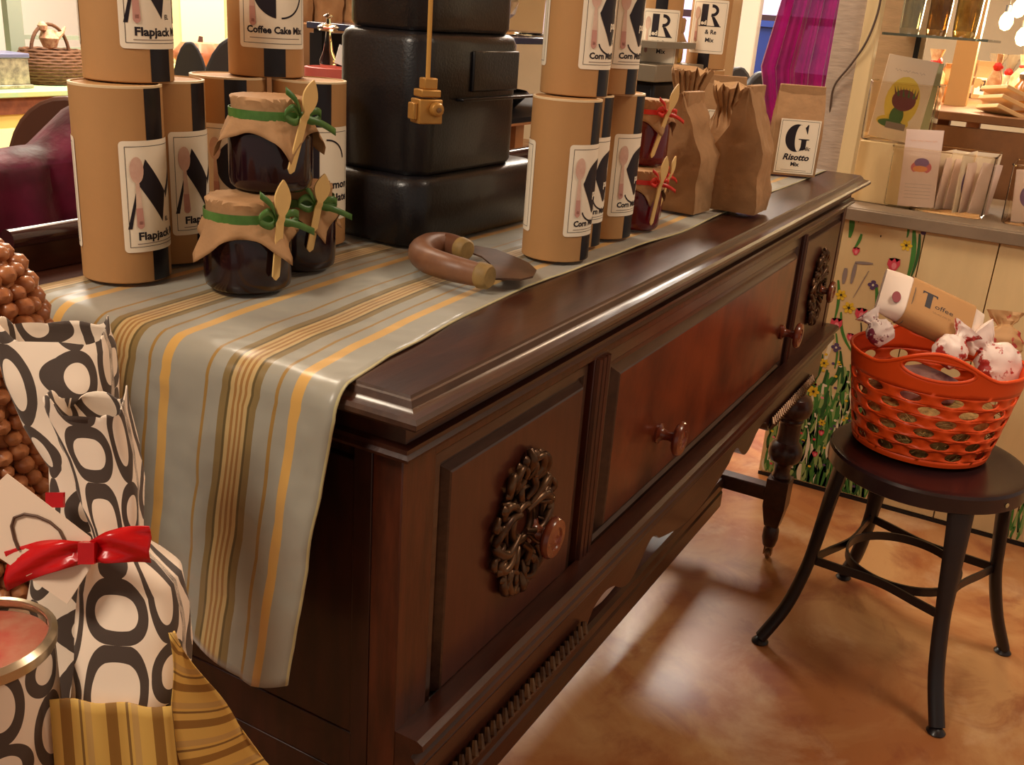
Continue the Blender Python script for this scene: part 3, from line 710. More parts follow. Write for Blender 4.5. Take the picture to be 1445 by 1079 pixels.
# ================================================================== CAST IRON PIECE
ir = thing('cast_iron_stove', 'black cast iron stove in stepped tiers standing between the two groups of cans', 'stove', (.50, .318, TT), math.radians(-2))
def tier(name, x0, x1, d, z0, z1, r, m=IRON):
    mb = MB(); secs = []; w = x1-x0; xc = (x0+x1)/2
    for ins, z in ((.004, z0), (0, z0+.006), (0, z1-.012), (.004, z1-.004), (.011, z1), (.03, z1+.001)):
        secs.append([Vector((xc+x, y, z)) for x, y in rrect(w-2*ins, d-2*ins, max(.004, r-ins), 8)])
    mb.loft(secs); return obj(name, mb, m, ir, smooth=50)
tier('base_tier', -.135, .165, .150, .0, .082, .036); tier('middle_tier', -.122, .103, .134, .083, .245, .030); tier('upper_tier', -.112, .092, .120, .246, .40, .028); tier('top_tier', -.10, .08, .105, .401, .60, .025)
mb = MB(); mb.box(-.05, .160, -.078, -.066, .168, .1715); obj('side_plate', mb, IRONP, ir, bevel=.001)
mb = MB(); mb.box(-.02, .085, -.071, -.066, .178, .226); obj('door', mb, IRON, ir, bevel=.002)
# gold cord with plug
P0 = at(607, 0, 1.10); P1 = at(604, 104, 1.075)
tq = thing('hanging_plug', 'gold lamp cord with a golden brown plug hanging before the black stove', 'plug', (P1.x, P1.y, P1.z-.05), math.atan2(CAM.y-P1.y, CAM.x-P1.x)+PI/2+.5)
mb = MB(); mb.tube([(0, 0, .045), (0, 0, .24), (0.002, 0, .70), (0.003, .0, 1.75)], .0026, 8); obj('cord', mb, BRASSC, tq)
mb = MB(); mb.box(-.0145, .014, -.011, .011, -.002, .024); mb.box(-.012, .012, -.010, .010, .026, .034); mb.box(-.007, .009, -.007, .007, .034, .046); mb.lathe([(0, 0), (.008, 0), (.008, .006), (.006, .008), (0, .008)], 14, (.004, -.012, .014), (0, -1, 0)); mb.box(-.020, -.0145, -.007, .007, .002, .020)
obj('plug', mb, BRASS, tq, bevel=.0015)
mb = MB(); mb.lathe([(0, 0), (.0028, 0), (.0028, .0015), (0, .002)], 10, (.004, -.020, .014), (0, -1, 0)); obj('screw', mb, BRASSM, tq)

# ================================================================== CHOPPER
kn = thing('herb_chopper', 'old chopping blade with curved worn wooden handle lying on the runner', 'chopper', tuple(on(668, 380, 2, TT)))
org = on(668, 380, 2, TT)
def kp(x, y, z): p = on(x, y, 2, TT+z); return p-Vector(org)
path = smooth_path([kp(650, 350, .016), kp(628, 344, .016), kp(606, 346, .017), kp(594, 355, .017), kp(603, 366, .017), kp(630, 376, .016), kp(656, 383, .0145), kp(678, 388, .0145)], 6)
n = len(path); hm = MB(); hm.tube(path, [.0125+.0022*math.sin(PI*i/(n-1)) for i in range(n)], 16)
obj('handle', hm, HANDLE, kn, smooth=60)
for (a, b, r, nm) in ((path[-1], (path[-1]-path[-3]).normalized(), .0138, 'handle_end'), (path[0], (path[0]-path[2]).normalized(), .0128, 'handle_end')):
    mb = MB(); mb.lathe([(0, -.002), (r-.001, -.002), (r+.0004, 0), (r-.0006, .010), (r-.003, .0125), (0, .013)], 18, a, b)
    o = obj(nm, mb, ENDW, kn); o['label'] = 'pale worn handle end'
bl = [(648, 349), (672, 347), (700, 352), (726, 362), (746, 371), (757, 381), (752, 390), (735, 394), (715, 393), (695, 393), (697, 383), (692, 372), (680, 362), (664, 356), (650, 355)]
mb = MB(); pts = [kp(x, y, .010) for x, y in bl]; mb.prism([(p.x, p.y) for p in pts], .0085, .0105); obj('blade', mb, STEEL, kn, smooth=0)

# ================================================================== STOOL
st = thing('stool', 'black metal stool with round seat and curved splayed legs holding the basket', 'stool', (1.40, -.288, 0))
feet = [(-.144, .228), (-.235, -.139), (.131, -.225), (.237, .136)]
SH = .452; RS = .188
mb = MB(); mb.lathe([(0, SH-.004), (RS-.03, SH-.004), (RS-.012, SH), (RS-.004, SH-.001), (RS, SH-.006), (RS, SH-.034), (RS-.003, SH-.036), (RS-.003, SH-.012), (0, SH-.010)], 64)
seat = obj('seat', mb, METS, st, smooth=35)
mb = MB(); mb.lathe([(0, 0), (.0045, 0), (.0045, .001), (0, .0013)], 10, (-.105, -.157, SH-.02), (-.55, -.83, 0)); c = obj('rivet', mb, mat('pale_rivet', (190, 170, 120), .4), seat)
for fx, fy_ in feet:
    dv = Vector((fx, fy_, 0)); L = dv.length; dv.normalize(); sd = Vector((-dv.y, dv.x, 0))
    P = smooth_path([dv*(RS-.022)+Vector((0, 0, SH-.012)), dv*(RS-.010)+Vector((0, 0, .36)), dv*(RS+.003)+Vector((0, 0, .25)), dv*(RS+.014)+Vector((0, 0, .18)), dv*(RS+.040)+Vector((0, 0, .09)), dv*L+Vector((0, 0, .012))], 5)
    wds = [.028-.012*min(1, i/12) for i in range(len(P))]; secs = []
    for i, p in enumerate(P):
        w_ = wds[i]; th = .0115+.0005*min(1, i/12); m2 = 10
        tdir = (P[min(i+1, len(P)-1)]-P[max(i-1, 0)]).normalized(); nrm = tdir.cross(sd).normalized()
        secs.append([p+sd*w_*math.cos(2*PI*k/m2)+nrm*th*math.sin(2*PI*k/m2) for k in range(m2)])
    mb = MB(); mb.loft(secs); lg = obj('leg', mb, METB, st, smooth=60)
    mb = MB(); mb.lathe([(0, 0), (.016, 0), (.018, .003), (.014, .008), (.009, .013), (0, .016)], 16, dv*L); obj('foot_cap', mb, METB, lg)
def band(mb, pts, hgt, th=.0022, closed=False):
    pts = [Vector(p) for p in pts]; m_ = len(pts); secs = []
    for i, p in enumerate(pts):
        t = (pts[(i+1) % m_]-pts[i-1]) if closed else pts[min(i+1, m_-1)]-pts[max(i-1, 0)]
        t.normalize(); nn = Vector((-t.y, t.x, 0)).normalized(); z = Vector((0, 0, hgt/2))
        secs.append([p+nn*th+z, p+nn*th-z, p-nn*th-z, p-nn*th+z])
    mb.loft(secs, ring=closed, cap=not closed)
RZ = .205
mb = MB(); band(mb, [(.112*math.cos(a), .112*math.sin(a), RZ) for a in [2*PI*i/48 for i in range(48)]], .018, closed=True); obj('ring_brace', mb, METB, st, smooth=50)
for i in range(4):
    a = Vector(feet[i]+(0,)).normalized()*(RS+.006); b = Vector(feet[(i+1) % 4]+(0,)).normalized()*(RS+.006); a.z = b.z = RZ
    mid = (a+b)/2; c = mid.copy(); c.z = 0; c = c.normalized()*.116; c.z = RZ
    mb = MB(); band(mb, smooth_path([a, a*.62+c*.38+Vector((0, 0, 0)), c, b*.62+c*.38, b], 6), .018); obj('arc_brace', mb, METB, st, smooth=50)
for o in st.children:
    if o.name.startswith('arc_brace') or o.name.startswith('ring_brace'): 
        for v in o.data.vertices: pass

# ================================================================== BASKET
BX, BY, BZ = 1.440, -.262, SH+.0005
bk = thing('plastic_basket', 'bright orange perforated plastic basket with handles on the stool', 'basket', (BX, BY, BZ), math.atan2(CAM.y-BY, CAM.x-BX)+PI/2+.04)
BH = .198
def brad(z): return .124+.036*(z/BH)**.9
def bwall(theta, z, off=0):
    r = brad(z)+off; return (r*1.04*math.sin(theta), -r*.97*math.cos(theta), z)
mb = MB(); NC = 13; rows = [(.028+.0232*i) for i in range(6)]; rh = .0232; zlo = rows[0]-rh/2; NP = 24
def cellpts(th0, w, z0, h):      # boundary polygon NP points starting right mid, ccw ; includes half points
    P = []
    for k in range(NP):
        a = 2*PI*k/NP; c, s = math.cos(a), math.sin(a); m_ = max(abs(c), abs(s)); P.append((th0+w/2*c/m_, z0+h/2*s/m_))
    return P
for ri, zc in enumerate(rows):
    for c in range(NC):
        th0 = 2*PI*(c+.5*(ri % 2))/NC; w_ = 2*PI/NC; O = cellpts(th0, w_, zc, rh); I = []
        for k in range(NP):
            a = math.atan2(O[k][1]-zc, (O[k][0]-th0)*brad(zc)); aa = 2*PI*k/NP
            I.append((th0+w_*.275*math.cos(aa), zc+rh*.41*math.sin(aa)))
        vs = [bwall(*p) for p in O]+[bwall(*p) for p in I]
        mb.add(vs, [(k, (k+1) % NP, NP+(k+1) % NP, NP+k) for k in range(NP)])
# lower solid band and floor
zt = rows[-1]+rh/2
nb = 152
prof = [(0, .0, .0), (.085, .0, 0), (.110, .0, 0), (None, .004, 0), (None, .010, 0), (None, zlo, 0)]
secs = []
for r_, z, _ in prof[1:]:
    secs.append([Vector((r_*1.04*math.sin(2*PI*i/nb), -r_*.97*math.cos(2*PI*i/nb), z)) if r_ else Vector(bwall(2*PI*i/nb, z)) for i in range(nb)])
mb.loft(secs, cap=False); mb.add([secs[0][i] for i in range(nb)], [tuple(range(nb))])
# upper band with two handles (facing camera and opposite)
def topz(th):
    d = min(abs((th+PI) % (2*PI)-PI), abs((th+PI-PI) % (2*PI)-PI)); 
    q = max(0, 1-d/.78); return BH-.006 + .046*(q*q*(3-2*q)) 
def hh(th, k):   # handle hole test extents
    d = (th+PI) % (2*PI)-PI if k == 0 else (th) % (2*PI)-PI
    a = .40
    if abs(d) >= a: return None
    h = .0195*math.sqrt(1-(d/a)**2); c = BH+.006; return (c-h, c+h)
nz_ = 8
for i in range(nb):
    t0, t1 = 2*PI*i/nb, 2*PI*(i+1)/nb
    def colv(t):
        H = hh(t, 0) or hh(t, 1); T_ = topz(t)
        if H: return [(zt+(H[0]-zt)*k/4) for k in range(5)], [(H[1]+(T_-H[1])*k/3) for k in range(4)]
        c = BH+.006; return [(zt+(min(c, T_-.004)-zt)*k/4) for k in range(5)], [(min(c, T_-.004)+(T_-min(c, T_-.004))*k/3) for k in range(4)]
    A, B = colv(t0), colv(t1)
    for a_, b_ in zip(A, B):
        k_ = len(a_); vs = [bwall(t0, z) for z in a_]+[bwall(t1, z) for z in b_]
        mb.add(vs, [(q, k_+q, k_+q+1, q+1) for q in range(k_-1)])
bmx = obj('basket_shell', mb, ORANGE, bk, smooth=60)
_b = bmesh.new(); _b.from_mesh(bmx.data); bmesh.ops.remove_doubles(_b, verts=_b.verts, dist=.0004); bmesh.ops.recalc_face_normals(_b, faces=_b.faces); _b.to_mesh(bmx.data); _b.free(); bmx.data.shade_smooth()
md = bmx.modifiers.new('solid', 'SOLIDIFY'); md.thickness = .0032; md.offset = -1
mb = MB(); mb.tube([bwall(2*PI*i/nb, topz(2*PI*i/nb), -.0015) for i in range(nb)], .0036, 8, closed=True)
obj('rim', mb, ORANGE, bk, smooth=60)
for k in (0, PI): mb = MB(); mb.tube([bwall(k+.40*math.cos(a), BH+.006+.0195*math.sin(a), -.0015) for a in [2*PI*i/36 for i in range(36)]], .0030, 8, closed=True); obj('handle_rim', mb, ORANGE, bk, smooth=60)
# straw filling
mb = MB(); rnd = random.Random(5)
mb.lathe([(0, .006), (.100, .006), (.112, .03), (.125, .085), (.118, .105), (.10, .112), (0, .115)], 40)
for i in range(420):
    a = rnd.uniform(0, 2*PI); z = rnd.uniform(.015, .10); p = Vector(bwall(a, z, -.0095)); q = Vector(bwall(a+rnd.uniform(-.25, .25), min(.105, max(.012, z+rnd.uniform(-.03, .03))), -.0085))
    mb.tube([p, (p+q)/2*1.01, q], .0008, 4)
tag(obj('straw_filling', mb, mat('gold_straw', (186, 154, 92), .6, rgb2=(120, 96, 50), mscale=90), loc=bk.location, rot=bk.rotation_euler), 'golden straw packing in the bottom of the orange basket', 'straw', kind='stuff')
# things in the basket
PRED = mat('white_red_print', (238, 218, 208), .4, rgb2=(178, 56, 50), mscale=24, sharp=1)
def pack(name, label, px, py, t, size, rot, kind):
    p = at(px, py, t); o = thing(name, label, 'package', tuple(p), rot=rot); return o
ax_r = R_; c0 = at(1312, 440, 1.975)
tf = thing('wrapped_package', 'white dotted package in a brown toffee band lying across the orange basket', 'package', tuple(c0))
a1 = (R_*.905-U_*.425).normalized(); nrm = (-D_*.80+Vector((0, 0, 1))*.5+a1*0).normalized(); nrm = (nrm-a1*nrm.dot(a1)).normalized(); a2 = nrm.cross(a1).normalized()
ax = (a1, a2, nrm)
def local_rbox(mb, c, size, r=.008, mi=0):
    secs = []
    for k in range(9):
        u = -1+2*k/8; s = max(.25, (1-abs(u)**4)**.5) if abs(u) > .7 else 1
        secs.append([Vector(c)+a1*size[0]/2*u+a2*x+nrm*y*s for x, y in rrect(size[1], size[2], min(r, size[2]/2-.001), 4)])
    mb.loft(secs, mi=mi)
mb = MB(); local_rbox(mb, (0, 0, 0), (.215, .102, .048), .02); obj('printed_wrap', mb, mat('white_wrap', (236, 216, 200), .5), tf, smooth=40)
bnd = MB(); secs = [[a1*u+a2*x+nrm*y for x, y in rrect(.105, .051, .021, 5)] for u in (-.058, -.02, .02, .078)]; bnd.loft(secs, cap=False); bnd_o = obj('kraft_band', bnd, KRAFT, tf, smooth=50)
a = Art(); 
a.poly([(-.040, .026), (-.008, .026), (-.008, .016), (-.012, .022), (-.018, .022), (-.018, -.020), (-.030, -.020), (-.030, .022), (-.036, .022), (-.040, .016)], 0, 1)
a.text('offee', -.010, -.012, .020, 0, 1, 0); squig(a, -.012, -.026, .040, .003, 0)
obj('lettering', a.finish(lambda X, Y, Z: tuple(a1*(X+.006)+a2*(Y*.75+.002)+nrm*(0.0256+Z)), 0), INK, bnd_o, smooth=0)
dt = MB()
for (x, y) in ((-.082, -.020),):
    dt.prism([(x+.009*math.cos(q), y+.013*math.sin(q)) for q in [2*PI*k/18 for k in range(18)]], 0.0242, 0.0247, fn=lambda X, Y, Z: tuple(a1*X+a2*Y+nrm*Z))
obj('red_dot', dt, mat('dark_red', (140, 30, 40), .5), tf)
sg = MB(); sg.tube([a1*-.050+a2*(.0535*math.cos(q))+nrm*(.0272*math.sin(q)) for q in [2*PI*k/24 for k in range(24)]], .0009, 6, closed=True); obj('string', sg, mat('grey_string', (120, 104, 88), .7), tf)
def crumple(name, label, c, rad, sc, m, seed, flat=.12):
    bm = bmesh.new(); bmesh.ops.create_icosphere(bm, subdivisions=2, radius=1)
    for v in bm.verts:
        n_ = v.co.normalized(); f_ = 1+.55*noise.noise(n_*1.1+Vector((seed, 0, 0)))+flat*(1-2*abs(noise.noise(n_*3.2+Vector((0, seed, 0)))))
        v.co = Vector((n_.x*rad[0], n_.y*rad[1], n_.z*rad[2]))*f_
    o = obj(name, bm, m, loc=tuple(c), smooth=5); return tag(o, label, 'package')
def pouch(label, c, d, w_, th, L, m, seed, roll=0):
    c = Vector(c); d = Vector(d).normalized(); a = d.cross(D_).normalized(); b = a.cross(d).normalized()
    a, b = a*math.cos(roll)+b*math.sin(roll), -a*math.sin(roll)+b*math.cos(roll)
    secs = []; n = 40; rows = 26
    for k in range(rows+1):
        u = k/rows
        if u < .72: q = u/.72; ww = w_*(.55+.45*math.sin(PI*min(1, .12+q*.80)))*(1 if q < .8 else 1-.55*(q-.8)/.2); tt = th*(.25+.75*math.sin(PI*min(1, .08+q*.86)))
        else: q = (u-.72)/.28; ww = w_*(.42+.60*q); tt = th*(.22+.10*q)
        sec = []
        for i_ in range(n):
            an = 2*PI*i_/n; X = ww/2*math.copysign(abs(math.cos(an))**.7, math.cos(an)); Y = tt/2*math.copysign(abs(math.sin(an))**.8, math.sin(an))
            cr_ = .10*w_*(1-2*abs(nz((X*38, u*5, seed), 1)))*(.6 if u < .1 else 1); ple = .05*w_*math.sin(an*9+seed)*max(0, 1-abs(u-.74)/.22)
            p = c+d*(u-.4)*L+a*(X+cr_*.4*math.cos(an))+b*(Y+(cr_+ple)*(.6 if math.sin(an) > 0 else -.6))
            sec.append(p-c)
        secs.append(sec)
    mb = MB(); mb.loft(secs); o = obj('wrapped_package', mb, m, loc=tuple(c), smooth=28); return tag(o, label, 'package')
pouch('white and red cellophane package at the right inside the orange basket', at(1406, 512, 1.96), -R_*.55+U_*.75, .085, .05, .125, PRED, 3)
pouch('kraft and red package sticking up furthest back in the basket', at(1415, 480, 2.05), R_*.1+U_*.9, .075, .04, .10, mat('kraft_red_print', (190, 146, 98), .6, rgb2=(178, 64, 56), mscale=24, sharp=1), 5)
pouch('small white and red bundle behind the front basket handle', at(1343, 492, 1.93), R_*.5+U_*.6, .060, .045, .085, PRED, 8)
pouch('white net bundle poking out at the left basket rim', at(1240, 466, 1.955), -R_*.5+U_*.8, .050, .035, .07, mat('white_purple_print', (226, 208, 200), .5, rgb2=(120, 40, 60), mscale=40, sharp=1), 9)
crumple('wrapped_package', 'dark red printed bundle lying deep in the orange basket', (BX-.03, BY+.03, BZ+.135), (.080, .075, .030), 1, mat('dark_red_print', (150, 110, 100), .5, rgb2=(70, 24, 44), mscale=22), 2.2)

# ================================================================== FLOWER PAINTED CABINET (right)
CX = 2.09
cb = thing('display_counter', 'cream plank display counter with painted tulips and daisies beyond the sideboard', 'counter', (CX, -.4, 0))
def cbo(name, mb, m, **k): return obj(name, mb, m, cb, **k)
mb = MB()
PL = mat('counter_cream_planks', (228, 200, 148), .62, mott=.1, mscale=10, stretch=(1, 1, .2), bump=.12)
for y0, y1 in ((-1.2+.4, -.660+.4), (-.657+.4, -.486+.4), (-.483+.4, -.293+.4), (-.290+.4, -.119+.4), (-.116+.4, .193+.4)):
    mb.box(0, .018, y0, y1, .012, .772)
mb.box(.018, .5, -.8, .593, .0, .772)
cbo('plank_front', mb, PL, bevel=.0008)
mb = MB(); mb.box(-.012, .52, -.8, .50, .775, .805); mb.box(-.020, -.008, -.8, .505, .771, .802); cbo('counter_shelf', mb, SHELFG, bevel=.002)
mb = MB(); mb.box(.10, .5, .345, .50, .806, .962); cbo('raised_step', mb, PL, bevel=.001)
mb = MB(); mb.box(.100, .106, .30, .52, .806, .960); 
# painted flowers
fm = [mat('paint_green', (70, 130, 56), .6), mat('paint_dark_green', (46, 92, 44), .6), mat('paint_light_green', (150, 176, 104), .6), mat('paint_pink', (220, 74, 92), .6), mat('paint_yellow', (236, 196, 50), .6), mat('paint_purple', (92, 70, 110), .6), mat('paint_white', (236, 226, 196), .6), mat('paint_black', (50, 44, 36), .6), mat('paint_grey', (146, 132, 128), .6), mat('paint_pale_pink', (240, 140, 150), .6)]
art = Art(); rnd = random.Random(12)
def Yz(px, py): p = on(px, py, 0, CX); return (-(p.y), p.z)     # local art coords: X = -y, Y = z
def stroke(x0, y0, x1, y1, w, mi, ly, bend=0):
    n_ = 7; L_ = []; R2 = []
    dx, dy = x1-x0, y1-y0; l = math.hypot(dx, dy); nx, ny = -dy/l, dx/l
    for k in range(n_+1):
        t = k/n_; b_ = bend*math.sin(t*PI)*l; cx, cy = x0+dx*t+nx*b_, y0+dy*t+ny*b_; ww = w*(.35+.65*math.sin(PI*min(1, .15+t*.8)))
        L_.append((cx+nx*ww, cy+ny*ww)); R2.append((cx-nx*ww, cy-ny*ww))
    for k in range(n_): art.poly([L_[k], L_[k+1], R2[k+1], R2[k]], mi, ly)
X0, X1 = -.188, .112
# dense foliage at the foot
for i in range(760):
    x = rnd.uniform(X0+.01, X1-.005)
    env = .46 if x < -.03 else (.40 if x < .03 else .26)
    y = rnd.uniform(.014, env)*rnd.uniform(.25, 1) + .0
    l = rnd.uniform(.03, .10); stroke(x, max(.015, y-l/2), min(X1-.004, max(X0+.004, x+rnd.uniform(-.012, .012))), y+l/2+.01, rnd.uniform(.0025, .0065), rnd.choice((0, 0, 0, 1, 1, 2, 2, 6)), 1+(i % 9)*.3, rnd.uniform(-.12, .12))
for i in range(46): stroke(rnd.uniform(X0+.01, -.10), rnd.uniform(.35, .70), rnd.uniform(X0+.01, -.10), rnd.uniform(.40, .76), .003, rnd.choice((0, 1, 2, 6)), 2) if i % 3 == 0 else None
for i in range(110):
    x = rnd.uniform(X0+.01, X1-.01); y = rnd.uniform(.03, .40); art.disc(x, y, .0045, .0035, rnd.choice((4, 6, 5, 3, 9, 4)), 4)
def tulip(px, py, s=1, m=3):
    x, y = Yz(px, py); s *= .0175
    art.poly([(x-s*.8, y+s*.8), (x-s*.9, y-s*.1), (x-s*.3, y-s), (x+s*.35, y-s), (x+s*.9, y), (x+s*.8, y+s*.9), (x+s*.35, y+s*.4), (x, y+s), (x-s*.35, y+s*.4)], m, 5); art.disc(x+s*.1, y-s*.2, s*.35, s*.5, 9, 6)
def stem(px, py, qx, qy, w=.003, m=0, b=.05): x, y = Yz(px, py); u_, v_ = Yz(qx, qy); stroke(x, y, u_, v_, w, m, 3, b)
def daisy(px, py, s=1):
    x, y = Yz(px, py); s *= .0135
    for k in range(6): art.disc(x+s*.7*math.cos(k*1.047), y+s*.7*math.sin(k*1.047), s*.55, s*.38, 4, 5, 10, k*1.047)
    art.disc(x, y, s*.28, s*.28, 7, 6, 10)
for q in ((1261, 373), (1215, 443), (1180, 457)): tulip(*q)
tulip(1208, 354, .6); tulip(1150, 520, .0001+.5) if False else None
stem(1261, 385, 1266, 402, .002, 7); stem(1202, 300, 1199, 335, .007, 0); stem(1216, 330, 1206, 350, .004, 0); stem(1290, 325, 1280, 395, .006, 0); stem(1298, 330, 1286, 390, .004, 1); stem(1282, 318, 1280, 335, .003, 0)
stem(1180, 470, 1178, 520, .003); stem(1215, 455, 1214, 475, .002, 7); stem(1237, 405, 1230, 470, .005, 0); stem(1187, 440, 1205, 500, .004, 0, -.1); stem(1183, 395, 1178, 450, .004, 0)
for q in ((1279, 346, .9), (1187, 416, .9), (1198, 434, 1), (1148, 552, 1), (1163, 512, .8), (1208, 530, .7), (1160, 596, .6), (1262, 470, .5)): daisy(*q)
for px, py in ((1304, 324), (1232, 402), (1246, 436), (1180, 490)):
    x, y = Yz(px, py); [art.disc(x+.007*math.cos(k*1.57), y+.008*math.sin(k*1.57), .0065, .005, 5, 5) for k in range(4)]; art.disc(x, y, .003, .003, 6, 6)
for (a_, b_, c_, d_, ww) in ((1207, 370, 1232, 372, .004), (1208, 371, 1201, 400, .005), (1194, 378, 1190, 400, .006)):
    x, y = Yz(a_, b_); u_, v_ = Yz(c_, d_); stroke(x, y, u_, v_, ww, 8, 4)
x, y = Yz(1226, 382); u_, v_ = Yz(1204, 420); stroke(x, y, u_, v_, .0012, 8, 4)
for px, py in ((1212, 312), (1228, 312), (1216, 300), (1243, 333)): x, y = Yz(px, py); art.disc(x, y, .0018, .003, 7, 4)
for px, py, s in ((1159, 610, .5), (1200, 475, .6), (1262, 640, .6), (1150, 640, .5)): tulip(px, py, s)
# second flower group at the right foot
for i in range(110):
    x = rnd.uniform(.46, .70); y = rnd.uniform(.014, .22)*(min(1, (x-.44)/.10)); l = rnd.uniform(.02, .06); stroke(x, max(.015, y-l/2), x+rnd.uniform(-.01, .01), y+l/2+.006, .003, rnd.choice((0, 1, 2, 0, 6)), 1+(i % 7)*.3)
o = cbo('painted_flowers', art.finish(lambda X, Y, Z: (-.0003-Z*.6, -X+.4, Y), 0), fm, smooth=0)
# kick strip
mb = MB(); mb.box(-.003, .0, -.8, .593, 0, .010); cbo('floor_strip', mb, DARK)

# upright posts and the wall board
def post(label, x0, x1, y0, y1, z0, z1, m, nm='wooden_post'):
    mb = MB(); mb.box(x0, x1, y0, y1, z0, z1); return tag(obj(nm, mb, m, bevel=.002), label, 'post')
post('whitewashed rough wooden post beside the magenta curtain', 2.100, 2.14, .126, .195, .775, 2.9, GREYW)
post('cream painted post rising from the counter next to the whitewashed one', 2.085, 2.125, .088, .125, .775, 2.9, CREAMW)
mb = MB(); mb.box(2.47, 2.49, .028, .16, .8055, 2.9); tag(obj('wood_panel', mb, mat('tan_board', (206, 178, 138), .7, mott=.12, mscale=14, stretch=(1, 1, 5), bump=.3), bevel=.002), 'tan wooden board standing behind the seed packet bins', 'panel')
# cable
mb = MB(); mb.tube(smooth_path([on(1246, -20, 0, 2.075), on(1238, 20, 0, 2.075), on(1222, 60, 0, 2.075), on(1200, 92, 0, 2.08), on(1178, 120, 0, 2.09), on(1172, 150, 0, 2.10), on(1168, 200, 0, 2.115)], 6), .0028, 8)
tag(obj('electric_cable', mb, mat('brown_cable', (84, 66, 54), .5)), 'thin dark cable hanging across the wooden posts', 'cable')
# magenta curtain
mb = MB(); vs = []; ny, nzz = 60, 22
for j in range(nzz+1):
    z = .02+2.7*j/nzz; g = max(0, (z-.55)); left = .20+.19*min(1, g/.55)-.075*max(0, (z-1.12)/.25)*.55
    left = max(left, .30) if z > 1.1 else left
    for i in range(ny+1):
        t = i/ny; y = .185+(left-.185)*t; vs.append((2.17+.014*math.sin(t*30+z*1.1)+.006*math.sin(t*71), y, z))
mb.add(vs, [(j*(ny+1)+i, j*(ny+1)+i+1, (j+1)*(ny+1)+i+1, (j+1)*(ny+1)+i) for j in range(nzz) for i in range(ny)])
tag(obj('curtain', mb, MAG, smooth=80), 'sheer magenta curtain hanging behind the brown bags by the post', 'curtain')

# ------------------------------------------------------------------ bins and packets on the counter
def bin_(c, w, d, h, rz, label, r=.012):
    o = thing('clear_bin', label, 'bin', c, rz); mb = MB()
    out = [[Vector((x, y, z)) for x, y in rrect(w-2*i, d-2*i, r, 5)] for z, i in ((0, .008), (.004, .002), (h, 0), (h, .0022), (.005, .005), (.004, .010))]
    mb.loft(out); obj('bin_shell', mb, PLAST, o, smooth=40)
    rr = MB(); rr.tube([(x, y, h) for x, y in rrect(w+.002, d+.002, r, 5)], .0022, 8, closed=True); obj('bin_rim', rr, PLAST, o)
    return o
PKM = {k: mat('packet_'+k, c, .5) for k, c in dict(cream=(238, 220, 194), pinkish=(232, 206, 194), sage=(196, 198, 156), yellow=(232, 206, 90), green=(76, 112, 62), maroon=(120, 66, 70), rose=(206, 110, 110), violet=(140, 110, 150), orange=(226, 150, 90), grey=(150, 134, 124), tan=(206, 178, 140)).items()}
def packet(c, w, h, rz, tilt, art_kind, label, lean=0, mat0='cream', name='seed_packet', group=None):
    o = thing(name, label, 'packet', c, rot=(tilt, lean, rz), group=group); mb = MB()
    secs = [[Vector((x, y*s, z)) for x, y in rrect(w, .004, .0018, 2)] for s, z in ((.3, 0), (1, .01), (1.3, h*.5), (1, h-.01), (.3, h))]
    mb.loft(secs); obj('envelope', mb, PKM[mat0], o, smooth=60)
    a = Art(); K = list(PKM)
    g = lambda n_: K.index(n_)
    if art_kind == 'artichoke':
        a.disc(0, h*.48, w*.34, h*.30, g('yellow'), 1); a.disc(-.01, h*.22, w*.33, h*.08, g('yellow'), 1); a.disc(-.004, h*.30, w*.14, h*.12, g('green'), 2); a.disc(-.014, h*.20, w*.26, h*.05, g('green'), 2)
        a.disc(.004, h*.50, w*.24, h*.13, g('maroon'), 3); [a.poly([(.004-w*.2+k*w*.05, h*.54), (.004-w*.26+k*w*.062, h*.66), (.004-w*.15+k*w*.05, h*.54)], g('green') if k % 2 else g('maroon'), 4) for k in range(9)]
        a.poly([(-w*.2, h*.14), (w*.2, h*.14), (w*.2, h*.22), (-w*.2, h*.22)], g('grey'), 5); squig(a, -w*.3, h*.84, w*.6, .0028, g('grey'))
    elif art_kind == 'flower':
        a.disc(.002, h*.52, w*.28, h*.09, g('rose'), 1); a.disc(.002, h*.58, w*.2, h*.06, g('violet'), 2); a.disc(0, h*.50, w*.2, h*.04, g('orange'), 3); a.disc(0, h*.42, w*.24, h*.05, g('pinkish'), 2)
        squig(a, -w*.36, h*.86, w*.72, .0018, g('orange'))
        for k in range(5): a.poly([(-w*.36, h*(.30-k*.045)), (w*.36, h*(.30-k*.045)), (w*.36, h*(.30-k*.045)-.0006), (-w*.36, h*(.30-k*.045)-.0006)], g('grey'), 1)
    elif art_kind == 'carrot':
        a.disc(0, h*.45, w*.22, h*.2, g('orange'), 1); a.disc(.003, h*.55, w*.14, h*.12, g('maroon'), 2)
    elif art_kind == 'violet': a.disc(0, h*.5, w*.3, h*.22, g('violet'), 1); a.disc(.01, h*.42, w*.2, h*.14, g('maroon'), 2)
    if len(a.bm.verts): obj('printed_picture', a.finish(lambda X, Y, Z: (X, -.0028-Z, Y), 0), [PKM[k] for k in K], o, smooth=0)
    else: a.bm.free()
    return o
face = -PI/2       # packets face -x : local -y -> -x
cz = .8055
b1 = bin_((2.245, -.112, cz), .245, .17, .155, face, 'front clear bin of seed packets on the counter, pinkish fan of envelopes')
b2 = bin_((2.275, .022, .9625), .170, .14, .150, face, 'clear bin on the raised step holding the artichoke packet')
b3 = bin_((2.245, -.375, cz), .20, .17, .145, face, 'clear bin at the right edge of the frame on the counter')
packet((2.235, .030, .968), .125, .21, face, .12, 'artichoke', 'large cream packet picturing a purple artichoke in the step bin', lean=.10)
